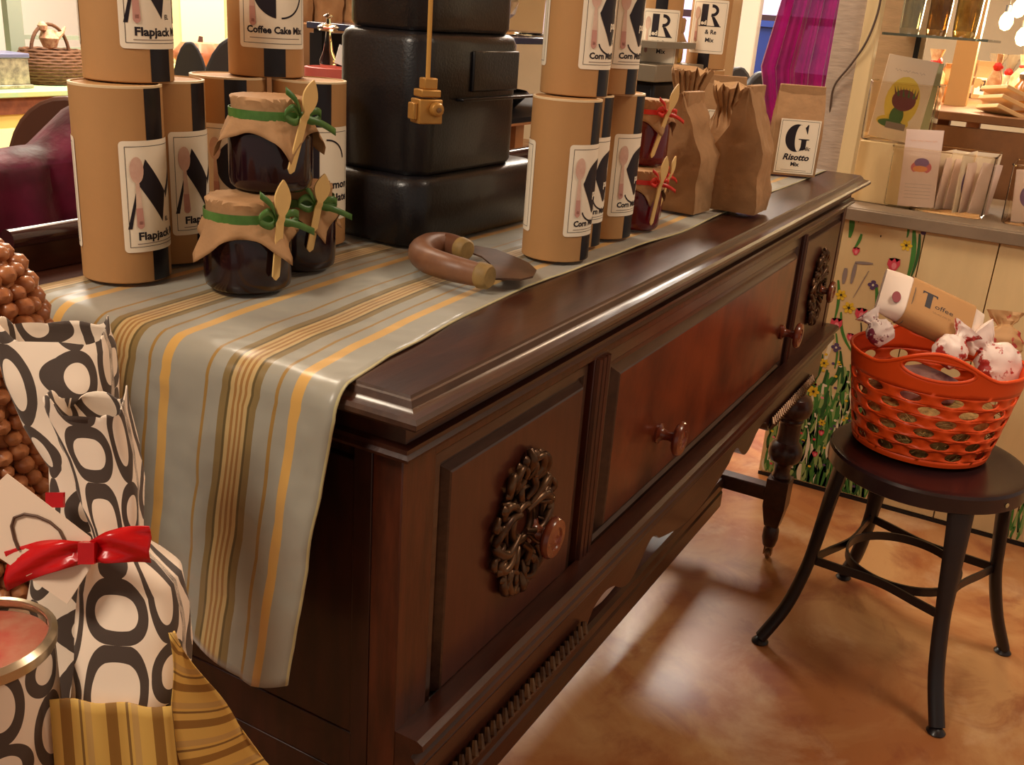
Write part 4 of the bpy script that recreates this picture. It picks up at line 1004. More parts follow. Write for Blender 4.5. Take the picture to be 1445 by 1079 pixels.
packet((2.26, .040, .968), .11, .20, face+.06, .12, None, 'plain cream packet tucked left behind the artichoke one', lean=.12)
packet((2.30, -.005, .968), .10, .20, face, .10, None, 'pale sage green packet standing behind the artichoke one', mat0='sage', lean=.0)
packet((2.182, -.070, .813), .090, .195, face, .02, 'flower', 'tall pinkish packet with a round bloom sticking out of the front bin', lean=-.07, mat0='pinkish')
yy = [-.045, -.062, -.08, -.100, -.118, -.128, -.140, -.158, -.172, -.190, -.205, -.216]
kinds = [None, None, None, None, 'carrot', None, None, None, 'violet', None, 'carrot', None]
lbls = ['leftmost thin envelope standing edge on in the front bin', 'second slanted envelope from the left side of the front bin', 'envelope leaning right below the round bloom packet', 'short envelope crossing behind the round bloom packet', 'envelope with orange carrot print in the middle of the front bin', 'plain narrow envelope just right of the middle carrot print', 'plain upright envelope right of centre in the front bin', 'envelope standing before the dark gap of the front bin', 'violet printed envelope in the right half of the front bin', 'plain envelope leaning beside the violet printed one', 'envelope with orange print near the right wall of the front bin', 'last plain envelope against the right wall of the front bin']
for i, (y_, k_) in enumerate(zip(yy, kinds)):
    packet((2.235+.012*math.sin(i*2.1), y_, cz+.006), .070, .140+.012*math.sin(i*3.3), face+.95+.28*math.sin(i*1.7), .02, k_, lbls[i], lean=.10*math.sin(i*1.3), mat0='pinkish' if i % 2 else 'cream')
packet((2.20, -.335, cz+.006), .075, .13, face, .02, 'violet', 'packet with violet picture at the left of the right edge bin', mat0='pinkish', lean=-.12)
packet((2.215, -.395, cz+.006), .07, .13, face, .02, None, 'plain cream packet at the right of the right edge bin', lean=-.05)
# back table with bags, vases, jars, string lights
mb = MB(); mb.box(2.65, 3.95, -.75, .15, 1.005, 1.03); mb.box(2.79, 2.84, -.72, -.67, 0, 1.005); mb.box(2.79, 2.84, -.04, .01, 0, 1.005); mb.box(3.8, 3.85, -.72, -.67, 0, 1.005); mb.box(3.8, 3.85, -.04, .01, 0, 1.005)
mb.box(2.665, 2.68, -.70, .12, .35, .99); tag(obj('display_table', mb, mat('table_brown', (140, 92, 52), .5, mott=.3), bevel=.003), 'brown display table behind the counter carrying bags and jars', 'table')
def onz(px, py, z): p = on(px, py, 2, z); return p
mb = MB(); mb.box(0, .335, -.16, .085, -.006, 0); gs = obj('glass_shelf', mb, mat('shelf_glass', (120, 130, 120), .05, trans=.6), loc=(2.13, .0, 1.232)); tag(gs, 'thin glass shelf carrying tall glass vases at the top right', 'shelf')
mb = MB(); mb.box(.323, .335, .04, .052, -.10, -.006); obj('bracket', mb, DARK, gs)
for i, (y_, w_, lb) in enumerate(((.048, .030, 'left square glass vase on the thin shelf'), (-.018, .030, 'middle amber glass vase on the thin shelf'), (-.085, .034, 'right glass vase with gold flecks on the thin shelf'))):
    mb = MB(); mb.loft([[Vector((x, y, z)) for x, y in rrect(w_*2*s, w_*2*s, .008, 3)] for s, z in ((.75, 0), (.8, .01), (1, .30), (.92, .30), (.72, .015))])
    tag(obj('glass_vase', mb, mat('amber_glass_%d' % i, ((200, 190, 160), (190, 150, 90), (220, 190, 110))[i], .06, trans=.75, rgb2=((180, 180, 160), (150, 110, 70), (180, 140, 60))[i], mscale=30), loc=(2.30, y_, 1.2325)), lb, 'vase')
for i, (px, py, lb) in enumerate(((1358, 137, 'left small brown bag with white label on the back table'), (1380, 140, 'right small brown bag with white label on the back table'))):
    p = onz(px, py, 1.031); b = paper_bag(p.x+.06, p.y, 1.031, .062, .045, .13, face+.1, lb, 'fold', cr=.001, seed=30+i, name='paper_bag')
    a = Art(); a.poly([(-.026, -.03), (.026, -.03), (.026, .03), (-.026, .03)], 0, 1); a.poly([(-.007, -.018), (.007, -.018), (.007, .02), (-.007, .02)], 1, 2); obj('label', a.finish(lambda X, Y, Z: (X, -.0245-Z, .045+Y), 0), [PAPER, INK], b, smooth=0)
p = onz(1335, 145, 1.031); paper_bag(p.x+.05, p.y, 1.031, .07, .05, .12, face+.4, 'plain tan bag left of the two labelled bags on the back table', 'fold', cr=.003, seed=33)
for i, (px, py, lb) in enumerate(((1394, 138, 'left cellophane topped jar with red ribbon on the back table'), (1414, 138, 'right cellophane topped jar with red ribbon on the back table'))):
    p = onz(px, py, 1.031); o = thing('ribboned_jar', lb, 'jar', (p.x+.05, p.y, 1.031))
    mb = MB(); mb.lathe([(0, 0), (.028, 0), (.03, .01), (.03, .07), (.02, .085), (0, .085)], 24); obj('jar_body', mb, mat('cream_jar', (214, 190, 150), .2, coat=.5), o)
    mb = MB(); mb.lathe([(.018, .085), (.012, .095), (.02, .12), (.036, .16), (.034, .16), (.017, .12), (.008, .095)], 20); obj('cellophane_top', mb, mat('cellophane', (240, 226, 200), .1, trans=.7), o)
    mb = MB(); mb.lathe([(.012, .088), (.016, .09), (.016, .098), (.012, .1)], 18); mb.lathe([(0, -.003), (.012, -.002), (.016, .001), (.010, .005), (0, .006)], 8, (-.016, 0, .094), (-1, 0, 0)); obj('ribbon', mb, REDR, o)
# clutter of goods further along the back table
for i, (x_, y_, k_, lb) in enumerate(((2.78, -.30, 'dark', 'dark stoneware jar on the back table right of the slanted boards'), (2.98, -.22, 'amber', 'amber honey jar on the back table behind the slanted boards'), (3.10, -.31, 'dark', 'dark jar further back at the right end of the back table'), (3.30, .03, 'amber', 'amber honey jar at the far left of the back table'), (3.42, -.25, 'cream', 'cream jar in the back row on the back table'))):
    o = thing('stoneware_jar', lb, 'jar', (x_, y_, 1.031)); c_ = dict(dark=(60, 44, 38), amber=(176, 112, 44), cream=(220, 198, 160))[k_]
    mb = MB(); mb.lathe([(0, 0), (.032, 0), (.036, .008), (.036, .075), (.026, .09), (.026, .098), (0, .098)], 24); obj('jar_body', mb, mat('stoneware_'+k_, c_, .25, coat=.4), o)
    mb = MB(); mb.lathe([(0, .0985), (.029, .0985), (.030, .112), (.024, .116), (.006, .117), (.008, .124), (0, .126)], 20); obj('lid', mb, mat('jar_lid_'+k_, (120, 96, 70), .4, metal=.3), o)
for i, (x_, y_, lb) in enumerate(((3.05, -.12, 'small cellophane bag with red tie in the middle of the back table'), (3.22, -.20, 'cellophane bag with red tie behind the middle one on the back table'), (3.58, -.16, 'cellophane bag with red tie at the rear of the back table'), (3.05, .07, 'cellophane bag with red tie at the left front of the back table'))):
    o = thing('cellophane_bag', lb, 'bag', (x_, y_, 1.031), .4*i)
    mb = MB(); mb.loft([[Vector((x, y, z)) for x, y in rrect(w_, d_, .006, 3)] for w_, d_, z in ((.060, .040, 0), (.070, .048, .03), (.066, .044, .09), (.022, .016, .125), (.052, .018, .165))]); obj('bag_body', mb, mat('filled_cellophane', (226, 196, 150), .2, rgb2=(200, 140, 96), mscale=40, coat=.6), o, smooth=50)
    mb = MB(); mb.lathe([(0, .120), (.014, .120), (.016, .125), (.014, .130), (0, .130)], 14); mb.lathe([(0, -.004), (.012, -.002), (.014, .002), (.008, .006), (0, .007)], 8, (-.016, 0, .126), (-1, 0, 0)); obj('red_tie', mb, REDR, o)
p = Vector((2.80, -.185, 1.03))
for i in range(3):
    q = thing('wooden_board', ('bottom', 'middle', 'top')[i]+' pale slanted board leaning behind the front bins', 'board', (p.x-.05+.03*i, p.y+.01, 1.0315+.026*i), rot=(.35, .1, .5+.06*i)); mb = MB(); mb.box(-.07, .07, -.045, .045, 0, .012); obj('plank', mb, mat('pale_board', (226, 186, 130), .4), q, bevel=.002)
mb = MB(); mb.box(2.98, 3.03, -.055, .01, 1.0305, 2.9); q = tag(obj('wooden_post', mb, mat('tan_post', (190, 148, 92), .6)), 'tan upright post at the top right behind the vases', 'post'); q.location = (0, 0, 0)
# bulbs of a glowing string at upper right
for i, (px, py, lb) in enumerate(((1438, 12, 'brightest glowing bulb in the top right corner'), (1420, 30, 'glowing bulb left of the corner one'), (1443, 52, 'lower glowing bulb at the right frame edge'))):
    p = at(px, py, 3.3); o = thing('light_bulb', lb, 'bulb', tuple(p)); mb = MB(); mb.lathe([(0, -.03), (.014, -.024), (.022, -.006), (.020, .012), (.010, .028), (0, .028)], 16)
    obj('glowing_glass', mb, mat('bulb_glow', (255, 214, 130), .5, emit=14), o); mb = MB(); mb.lathe([(0, .026), (.010, .026), (.010, .05), (0, .052)], 12); obj('socket', mb, DARK, o)
    mb = MB(); mb.tube([(0, 0, .05), (0, 0, 3.0-p.z)], .002, 6); obj('wire', mb, DARK, o)
    l = bpy.data.lights.new('bulb_light', 'POINT'); l.energy = 5; l.color = (1, .75, .42); l.shadow_soft_size = .03; lo = bpy.data.objects.new('bulb_light', l); COL.objects.link(lo); lo.location = p-ray(px, py)*.06

# ================================================================== FOREGROUND LEFT : gift bags
vh = Vector((D_.x, D_.y, 0)).normalized(); rh = Vector((vh.y, -vh.x, 0))
SZ = .70
mb = MB(); mb.box(-.62, -.19, -.02, .44, SZ-.02, SZ-.001); 
stt = thing('side_table', 'small dark table just below the frame carrying the ring print gift bags', 'table', (-.37, .22, 0), .0)
mb = MB(); mb.box(-.20, .16, -.17, .20, SZ-.024, SZ-.0008); obj('tabletop', mb, WOOD, stt, bevel=.002)
for x, y in ((-.18, -.15), (.14, -.15), (.14, .18), (-.18, .18)):
    mb = MB(); mb.box(x-.014, x+.014, y-.014, y+.014, 0, SZ-.024); obj('leg', mb, WOOD, stt)
def gift(label, T0, rows, depth, gusset, base_rows=None, uvs=(.036, .085), loc_px=(150, 1000), flare=None, low=None):
    """rows: (py, xl, xr, depth half) ; lofted bag whose front follows the rows"""
    base = at(loc_px[0], loc_px[1], T0); o = thing('gift_bag', label, 'gift bag', (base.x, base.y, SZ))
    O = Vector((base.x, base.y, SZ)); return o, O
def bagloft(O, T0, rows, n=64, lean=0, seed=0, zig=0, corner=.22):
    secs = []; uv = []
    for k, (py, xl, xr, dh, dt) in enumerate(rows):
        l = at(xl, py, T0+dt); r = at(xr, py, T0+dt); c = (l+r)/2; hw = (r-l).length/2
        sec = []
        for i in range(n):
            a = 2*PI*i/n; ca, sa = math.cos(a), math.sin(a); e = .62
            X = hw*abs(ca)**e*(1 if ca > 0 else -1); Y = dh*abs(sa)**e*(1 if sa > 0 else -1)
            p = c+rh*X+vh*(Y+dh)
            p += (rh*nz((i*.16, k*.2, seed), .9)+vh*nz((i*.16, k*.2, seed+4), .9)+Vector((0, 0, nz((i*.15, k*.2, seed+9), 1))))*.0016
            if k == len(rows)-1 and zig: p += Vector((0, 0, 1))*(zig*math.sin(a*2+.6)+.004*math.sin(a*5))
            sec.append(p-O); uv.append((i/n*6.0, (p.z-(.022 if seed == 2 else 0))/.088))
        secs.append(sec)
    return secs, uv
def solve_rows(rows): return rows
def interp_rows(rows, k=4):
    out = []
    for a, b in zip(rows, rows[1:]):
        for j in range(k): t = j/k; t2 = t; out.append(tuple(x+(y-x)*t2 for x, y in zip(a, b)))
    out.append(rows[-1]); return out
# bag one (front, red bow)
o1 = thing('gift_bag', 'ring print gift bag with red satin bow and yellow striped bottom', 'gift bag', (0, 0, 0))
b0 = at(165, 1000, .64); O1 = Vector((b0.x, b0.y, SZ)); o1.location = O1
rows = [(1012, 84, 236, .030, 0), (960, 88, 240, .030, 0), (900, 92, 236, .029, 0), (845, 98, 228, .026, .002), (810, 112, 206, .020, .006), (780, 128, 186, .014, .010), (750, 122, 184, .014, .010), (700, 100, 182, .018, .008), (650, 84, 174, .018, .004), (610, 66, 168, .016, 0), (580, 50, 163, .014, -.004)]
rows = interp_rows(rows, 4); secs, uv = bagloft(O1, .60, rows, seed=2, zig=.006)
mb = MB(); mb.loft(secs, cap=False, uv=uv); obj('printed_upper', mb, RING, o1, smooth=60, solid=.0008)
# yellow lower body, box with gusset opening to the right
zt1 = at(150, 1010, .60).z
FL = at(78, 1015, .598); FR_ = at(242, 985, .598); wdt = (FR_-FL); 
mb = MB(); vs = []; uv = []; nlev = 14
zTop = zt1+.012; zBot = SZ+.001
cF = (FL+FR_)/2; hwF = .0362
for k in range(nlev+1):
    z = zTop+(zBot-zTop)*k/nlev; s = k/nlev; g = .012+.055*s
    for (X, Y, u_) in [(-hwF+2*hwF*i/16, .0, i/16*2.6) for i in range(17)]:
        p = Vector((cF.x, cF.y, z))+rh*(X*(1+.10*s))+vh*(-.0025+.0015*math.sin(X*200)); vs.append(p-O1); uv.append((u_, z*8))
mb.add(vs, [(k*17+i, k*17+i+1, (k+1)*17+i+1, (k+1)*17+i) for k in range(nlev) for i in range(16)], 0, uv)
vs = []; uv = []
zT2 = at(236, 845, .61).z
for k in range(25):
    s = k/24; z = zT2+(zBot-zT2)*s; g = .003+.075*s
    for i in range(9):
        q = i/8; fr = hwF*(1+.10*max(0, (zTop-z)/(zTop-zBot))) if z < zTop else hwF
        p = Vector((cF.x, cF.y, z))+rh*(fr+g*.62*q+.002*math.sin(s*12+q*3))+vh*(g*.8*q+.004*math.sin(q*PI)*(1 if s > .1 else 0)); vs.append(p-O1); uv.append((z*34+.35*math.sin(q*2.2)+q*.25, q))
mb.add(vs, [(k*9+i, k*9+i+1, (k+1)*9+i+1, (k+1)*9+i) for k in range(24) for i in range(8)], 0, uv)
# back side closing the gusset, following its outer edge
vs = []; uv = []; zz_ = [zT2+(zBot-zT2)*k/24 for k in range(25)]; zz_ = [z for z in zz_ if z < zTop]
for z in zz_:
    q = (z-zT2)/(zBot-zT2); g = .003+.075*q; fr = hwF*(1+.10*max(0, (zTop-z)/(zTop-zBot)))
    for X, Y in ((fr+g*.62-.0005, g*.8), (0, g*.8+.004), (-fr+.002, g*.8)): vs.append(Vector((cF.x, cF.y, z))+rh*X+vh*Y-O1); uv.append((X*40, z*8))
mb.add(vs, [(k*3+i, k*3+i+1, (k+1)*3+i+1, (k+1)*3+i) for k in range(len(zz_)-1) for i in range(2)], 0, uv)
sl = obj('striped_lower', mb, YSTR, o1, smooth=60, solid=.0008); sl['label'] = 'yellow and brown striped lower part'
# bow
bw = MB(); K = at(126, 784, .588)
def rib(pts, ws, tw=0):
    pts = [at(x, y, t) for x, y, t in pts]; pp = smooth_path(pts, 6); n_ = len(pp); ww = []
    for i in range(n_): q = i/(n_-1)*(len(ws)-1); a_ = int(min(q, len(ws)-2)); ww.append(ws[a_]+(ws[a_+1]-ws[a_])*(q-a_))
    vs_ = []
    for i, p in enumerate(pp):
        for j in range(7):
            v_ = -1+2*j/6; vs_.append(p+U_*v_*ww[i]/2+D_*(.0022*math.sin(v_*4+i*.35)*min(1, ww[i]/.012))-O1)
    bw.add(vs_, [(i*7+j, i*7+j+1, (i+1)*7+j+1, (i+1)*7+j) for i in range(n_-1) for j in range(6)])
rib([(126, 778, .586), (90, 782, .582), (50, 790, .584), (8, 806, .586)], [.011, .017, .021, .0235])
rib([(126, 778, .586), (150, 772, .582), (180, 768, .584), (212, 768, .590)], [.011, .018, .021, .022])
for p_ in (K,): bw.obox(at(126, 779, .583)-O1, (R_, U_, D_), (.009, .012, .009))
obj('bow', bw, SATIN, o1, smooth=60, solid=.0008)
# bag two (behind)
b0 = at(60, 900, .72); O2 = Vector((b0.x, b0.y, SZ)); o2 = thing('gift_bag', 'ring print gift bag behind the bowed one, open flared top', 'gift bag', tuple(O2))
rows = [(1100, 10, 140, .026, .03), (900, 20, 140, .026, .03), (790, 40, 140, .022, .02), (700, 62, 138, .014, .012), (665, 60, 142, .016, .010), (610, 20, 142, .022, .006), (550, -6, 140, .024, 0), (500, -20, 138, .022, 0), (478, -26, 132, .020, 0)]
rows = interp_rows(rows, 4); secs, uv = bagloft(O2, .67, rows, seed=7, zig=.007)
uv = [(u_+.55, v_+.15) for u_, v_ in uv]
mb = MB(); mb.loft(secs, cap=False, uv=uv); obj('printed_cloth', mb, RING, o2, smooth=60, solid=.0008)
mb = MB(); mb.obox(at(78, 705, .668)-O2, (R_, U_, D_), (.012, .010, .003)); obj('ribbon', mb, SATIN, o2)
# gift tag hanging on bag one
tg = thing('gift_tag', 'cream paper gift tag with drawn oval hanging from the bowed bag', 'tag', tuple(at(60, 800, .583)))
T0 = Vector(at(60, 800, .583))
cs = [(-30, 700), (12, 668), (150, 768), (120, 830), (100, 850), (-30, 850-80+60)]
mb = MB(); pts = [at(x, y, .586)-T0 for x, y in ((-40, 715), (10, 668), (128, 758), (128, 800), (95, 852), (-40, 760))]
n_ = len(pts); mb.add([p for p in pts]+[p+D_*.0006 for p in pts], [tuple(range(n_)), tuple(range(2*n_-1, n_-1, -1))]+[(i, (i+1) % n_, n_+(i+1) % n_, n_+i) for i in range(n_)])
tp = obj('card', mb, mat('tag_card', (240, 214, 190), .6), tg, smooth=0)
mb = MB(); mb.tube([at(x, y, .585)-T0 for x, y in [(26+.0, 775), (20, 760), (16, 742), (20, 730), (34, 725), (52, 728), (70, 736), (84, 748), (92, 764)]], .0009, 6); obj('oval_drawing', mb, mat('tag_ink', (96, 68, 52), .6), tg)
# tin with clear lid, lower left
TC = at(-24, 958, .60); tn = thing('round_tin', 'round ring print tin with gold rimmed clear lid at lower left corner', 'tin', (TC.x, TC.y, SZ)); 
rt = .0415; ztn = at(10, 940, .57).z-SZ
mb = MB(); n_ = 48; vs = []; uv = []
for j in range(8):
    z = .0+(ztn-.0)*j/7
    for i in range(n_): a = 2*PI*i/n_; vs.append((rt*math.cos(a), rt*math.sin(a), z)); uv.append((i/n_*8, z/.088+.2))
mb.add(vs, [(j*n_+i, j*n_+(i+1) % n_, (j+1)*n_+(i+1) % n_, (j+1)*n_+i) for j in range(7) for i in range(n_)], 0, uv); obj('tin_body', mb, RING, tn)
mb = MB(); mb.lathe([(rt+.0003, ztn-.006), (rt+.0014, ztn-.006), (rt+.0022, ztn+.001), (rt-.001, ztn+.004), (rt-.0025, ztn+.003), (rt-.0025, ztn), (rt+.0003, ztn-.006)], 48, cap=False); obj('lid_rim', mb, mat('gold_rim', (196, 180, 152), .28, metal=.8), tn)
mb = MB(); mb.lathe([(0, ztn-.010), (rt-.002, ztn-.010), (rt-.002, ztn-.006), (0, ztn-.005)], 40); obj('contents', mb, mat('pink_contents', (206, 160, 144), .5, rgb2=(196, 60, 56), mscale=22), tn)
mb = MB(); mb.lathe([(0, ztn+.001), (rt-.003, ztn+.001), (rt-.003, ztn+.0022), (0, ztn+.0022)], 40); obj('clear_lid', mb, PLAST, tn)
# nut covered ornament
NC_ = at(-52, 470, .80); NB = .0
nt = thing('cone_ornament', 'brown ornament of glossy clustered nuts at the left edge', 'ornament', (NC_.x, NC_.y, SZ))
cz_ = NC_.z-SZ; 
def nr(z):   # radius profile above the table
    zc = cz_-.02; t = (z-zc)/.105
    return .062*math.sqrt(max(0, 1-t*t)) if t > 0 else .062*(1-.18*min(1, -t*.6))
mb = MB(); mb.lathe([(0, 0)]+[(max(.001, nr(z)-.004), z) for z in [i*(cz_+.083)/30 for i in range(31)]]+[(0, cz_+.084)], 32)
rnd = random.Random(9); k = 0; z = .006
while z < cz_+.082:
    r_ = nr(z); m_ = max(1, int(2*PI*r_/.0150)); 
    for i in range(m_):
        a = 2*PI*(i+.5*(k % 2)+rnd.uniform(-.15, .15))/m_; s = .0080*rnd.uniform(.85, 1.15); c = Vector((r_*math.cos(a), r_*math.sin(a), z+rnd.uniform(-.002, .002)))
        mb.lathe([(0, -s), (s*.7, -s*.7), (s, 0), (s*.7, s*.7), (0, s)], 8, c, (math.cos(a), math.sin(a), .2))
    z += .0128; k += 1
obj('nut_cluster', mb, mat('glossy_nut', (190, 124, 78), .34, rgb2=(156, 92, 56), mscale=60, coat=.3), nt, smooth=80)

# ================================================================== BACKGROUND LEFT
YT = mat('yellow_table_paint', (236, 212, 120), .5, mott=.05)
def table(name, label, x0, x1, y0, y1, z, th, m, legm=None):
    o = thing(name, label, 'table', ((x0+x1)/2, (y0+y1)/2, 0)); cx, cy = (x0+x1)/2, (y0+y1)/2
    mb = MB(); mb.box(x0-cx, x1-cx, y0-cy, y1-cy, z-th, z); obj('tabletop', mb, m, o, bevel=.004)
    for x, y in ((x0+.05, y0+.05), (x1-.05, y0+.05), (x1-.05, y1-.05), (x0+.05, y1-.05)):
        mb = MB(); mb.box(x-cx-.025, x-cx+.025, y-cy-.025, y-cy+.025, 0, z-th); obj('leg', mb, legm or m, o)
    return o
table('dining_table', 'pale yellow table right behind the magenta cloth at left', .75, 1.68, 1.95, 2.62, .75, .03, YT)
ct = thing('buffet_counter', 'yellow counter with turquoise top carrying the basket and silver box', 'counter', (2.2, 3.9, 0))
mb = MB(); mb.box(-1.0, .75, -.28, .30, 0, .585); obj('lower_body', mb, DARK, ct)
mb = MB(); mb.box(-1.05, .8, -.30, .30, .585, .655); obj('yellow_board', mb, YT, ct)
mb = MB(); mb.box(-1.05, .8, -.31, .30, .655, .725); obj('brown_board', mb, mat('lettered_brown', (140, 82, 52), .6, rgb2=(110, 60, 40), mscale=20), ct)
mb = MB(); mb.box(-1.07, .82, -.33, .32, .725, .75); obj('counter_top', mb, mat('turquoise_yellow_top', (216, 214, 130), .5, rgb2=(170, 210, 160), mscale=3), ct, bevel=.004)
# shelving frame
fr = thing('metal_rack', 'grey rack frame with two thin rails standing on the yellow counter', 'rack', (2.2, 4.05, .751))
GP = mat('grey_green_paint', (140, 144, 128), .5)
pp = on(28, 118, 1, 4.05)
mb = MB(); x_ = pp.x-2.2; mb.box(x_-.04, x_+.035, -.02, .02, 0, 1.3); obj('upright', mb, GP, fr)
mb = MB()
for py in (52, 69): q = on(70, py, 1, 4.05); mb.box(x_, x_+.6, -.01, .01, q.z-.751-.012, q.z-.751+.008)
obj('rails', mb, GP, fr)
mb = MB(); mb.box(-.15, 2.2, 5.3, 5.34, 0, 2.6); q = tag(obj('white_screen', mb, mat('white_panel', (252, 248, 236), .7), loc=(1.9, 0, 0)), 'bright white panel behind the woven basket', 'panel')
bp_ = on(75, 117, 2, .752)
bs = thing('woven_basket', 'brown woven twig basket on the yellow counter', 'basket', tuple(bp_))
mb = MB()
for k in range(12):
    z = .008+k*.0125; r_ = .10+.035*math.sin(PI*(k/11*.75+.12)); mb.tube([(r_*1.15*math.cos(a), r_*math.sin(a), z+.002*math.sin(a*12+k*PI)) for a in [2*PI*i/40 for i in range(40)]], .0085, 6, closed=True)
mb.lathe([(0, 0), (.11, 0), (.13, .07), (.10, .14), (0, .12)], 24)
obj('basket_body', mb, mat('brown_twigs', (112, 72, 46), .8, mott=.4, mscale=60, bump=.8, bscale=80), bs)
mb = MB(); mb.tube([(.10*math.cos(a), 0, .13+.13*math.sin(a)) for a in [PI*i/16 for i in range(17)]], .008, 8); obj('handle', mb, mat('brown_twigs', (112, 72, 46)), bs)
bd = thing('bird_figure', 'small pale bird figure perched above the woven basket', 'figurine', (bp_.x, bp_.y, bp_.z+.150))
mb = MB(); mb.lathe([(0, 0), (.03, .01), (.045, .05), (.03, .085), (0, .09)], 16); mb.lathe([(0, 0), (.02, .01), (.022, .03), (.01, .045), (0, .047)], 12, (-.03, 0, .075)); mb.tube([(.03, 0, .05), (.07, 0, .075), (.09, 0, .10)], [.02, .012, .004], 8)
obj('bird_body', mb, mat('pale_feathers', (214, 180, 140), .7, rgb2=(150, 96, 70), mscale=40), bd)
sp_ = on(4, 122, 2, .752)
sx = thing('silver_box', 'engraved silver box standing at the left end of the counter', 'box', (sp_.x, sp_.y, .752))
mb = MB(); mb.box(-.10, .09, -.09, .09, 0, .014); mb.box(-.09, .08, -.08, .08, .014, .125); obj('box_body', mb, mat('engraved_silver', (186, 176, 150), .4, metal=.4, rgb2=(130, 124, 110), mscale=40), sx, bevel=.003)
mb = MB(); mb.box(-.095, .085, -.085, .085, .125, .145); obj('lid', mb, mat('blue_grey_lid', (110, 110, 140), .35), sx, bevel=.004)
# chairs
def chair(label, c, w, h, rz, m, hoff=.45, th=.03, tip=.5):
    o = thing('chair', label, 'chair', c, rz)
    mb = MB(); mb.box(-w/2, w/2, -.02, .40, .43, .47); obj('seat', mb, m, o, bevel=.01)
    P = [(-w/2, .0), (w/2, .0)]+[(w/2*math.cos(a)*(1), tip*h+(1-tip)*h*math.sin(a)) for a in [PI*i/16 for i in range(17)]]
    mb = MB(); mb.prism(P, 0, th, fn=lambda X, Y, Z: (X, -.02+Z-Y*.12, .47+Y)); obj('backrest', mb, m, o, bevel=.008)
    for x, y in ((-w/2+.02, 0), (w/2-.02, 0), (w/2-.02, .37), (-w/2+.02, .37)):
        mb = MB(); mb.tube([(x, y, 0), (x, y, .44)], .014, 8); obj('leg', mb, DARK, o)
    return o
BRC = mat('brown_leather', (92, 58, 44), .5)
q = on(104, 190, 0, .95); 
qc = at(104, 132, 2.35); chair('rounded brown chair at the pale yellow table, left of the cans', (qc.x, qc.y, 0), .30, qc.z-.47, -.9, BRC, tip=.6)
q = at(267, 56, 3.6); chair('grey chair back left of the pumpkin between the cans', (q.x, q.y, 0), .16, q.z-.47, -.75, BLACKP, tip=.4)
q = at(330, 50, 3.25); chair('dark grey slanted chair back right of the pumpkin', (q.x, q.y, 0), .26, q.z-.47, -.75, BLACKP, tip=.45)
q = at(290, 84, 4.0)
mb = MB(); n_ = 40; secs = [[Vector(((r_*(1+.08*math.cos(a*8)))*math.cos(a), (r_*(1+.08*math.cos(a*8)))*math.sin(a), z)) for a in [2*PI*i/n_ for i in range(n_)]] for r_, z in ((.01, 0), (.07, .005), (.10, .04), (.10, .07), (.07, .105), (.01, .108))]
mb.loft(secs); pk = thing('pumpkin', 'orange brown pumpkin glimpsed between the grey chair backs', 'pumpkin', (q.x+.09, q.y+.12, q.z-.049)); obj('fruit', mb, mat('pumpkin_skin', (196, 120, 80), .5), pk); mb = MB(); mb.tube([(0, 0, .10), (.005, 0, .13)], [.012, .008], 8); obj('stalk', mb, BRC, pk)
table('side_table', 'plain table behind the chairs carrying the pumpkin', q.x-.03, q.x+.5, q.y-.0, q.y+.4, q.z-.05, .03, YT)
# cream cabinet panels behind
q = at(285, 60, 5.2)
cp = thing('cream_wardrobe', 'tall cream panelled cupboard in the far room between the cans', 'cupboard', (q.x, q.y, 0), YAW+.2-PI/2+.0)
mb = MB(); mb.box(-.32, .45, -.0, .4, 0, 2.5); obj('cupboard_body', mb, CREAMW, cp, bevel=.004)
mb = MB(); mb.box(-.10, .12, -.02, -.002, .05, 2.4); obj('door', mb, mat('pale_door', (250, 232, 180), .6), cp, bevel=.004); mb = MB(); mb.box(.17, .43, -.02, -.002, .05, 2.4); obj('door', mb, CREAMW, cp, bevel=.004)
mb = MB(); mb.box(-.30, -.15, -.02, -.002, .05, 2.4); obj('door', mb, mat('olive_door', (176, 160, 116), .6), cp, bevel=.004)
# cardboard box and pot behind the stove
q = on(462, 112, 2, .952); 
tb = table('side_table', 'low table behind the stove carrying the cardboard box', 1.36, 2.15, 1.05, 1.75, .93, .03, mat('table_brown', (140, 92, 52)))
q = at(455, 60, 2.15); mb = MB(); mb.box(-.13, .14, -.1, .1, 0, .235); bxo = thing('cardboard_box', 'brown cardboard box behind the coffee cake can', 'box', (q.x, q.y+.02, .931), -.75); obj('carton', mb, mat('carton', (170, 122, 80), .8), bxo, bevel=.003)
for i in range(4): 
    d = Vector((-.10+.06*i, -.02+.01*(i % 2), 0)); d.rotate(Matrix.Rotation(-.75, 3, 'Z'))
    tg_ = paper_bag(q.x+d.x, q.y+.02+d.y, 1.167, .05, .04, .12, -.75+.2*i, 'crumpled brown bag %s standing on the cardboard box' % ('at the left end', 'second from left', 'second from right', 'at the right end')[i], 'gather', cr=.004, seed=40+i)
q = at(463, 107, 1.62)
po = thing('flower_pot', 'small terracotta pink pot rim beside the black stove', 'pot', (q.x, q.y, q.z-.055)); mb = MB(); mb.lathe([(0, 0), (.026, 0), (.032, .045), (.038, .046), (.038, .068), (.034, .069), (.03, .06), (0, .058)], 28); obj('pot_body', mb, mat('terracotta_pink', (196, 92, 80), .6), po, smooth=30)
fg = thing('glass_figure', 'little glass figure with white tag standing in the pot', 'figurine', (q.x, q.y, q.z+.004)); mb = MB(); mb.lathe([(0, 0), (.012, 0), (.014, .02), (.008, .035), (.005, .055), (.004, .064), (.016, .066), (.018, .071), (.012, .075), (.004, .076), (.003, .084), (.009, .088), (0, .092)], 20); obj('figure_body', mb, GLASS, fg, smooth=30)
mb = MB(); mb.box(-.002, .018, -.02, -.017, .018, .048); obj('tag', mb, WHITE, fg, rot=(0, .3, -.5))
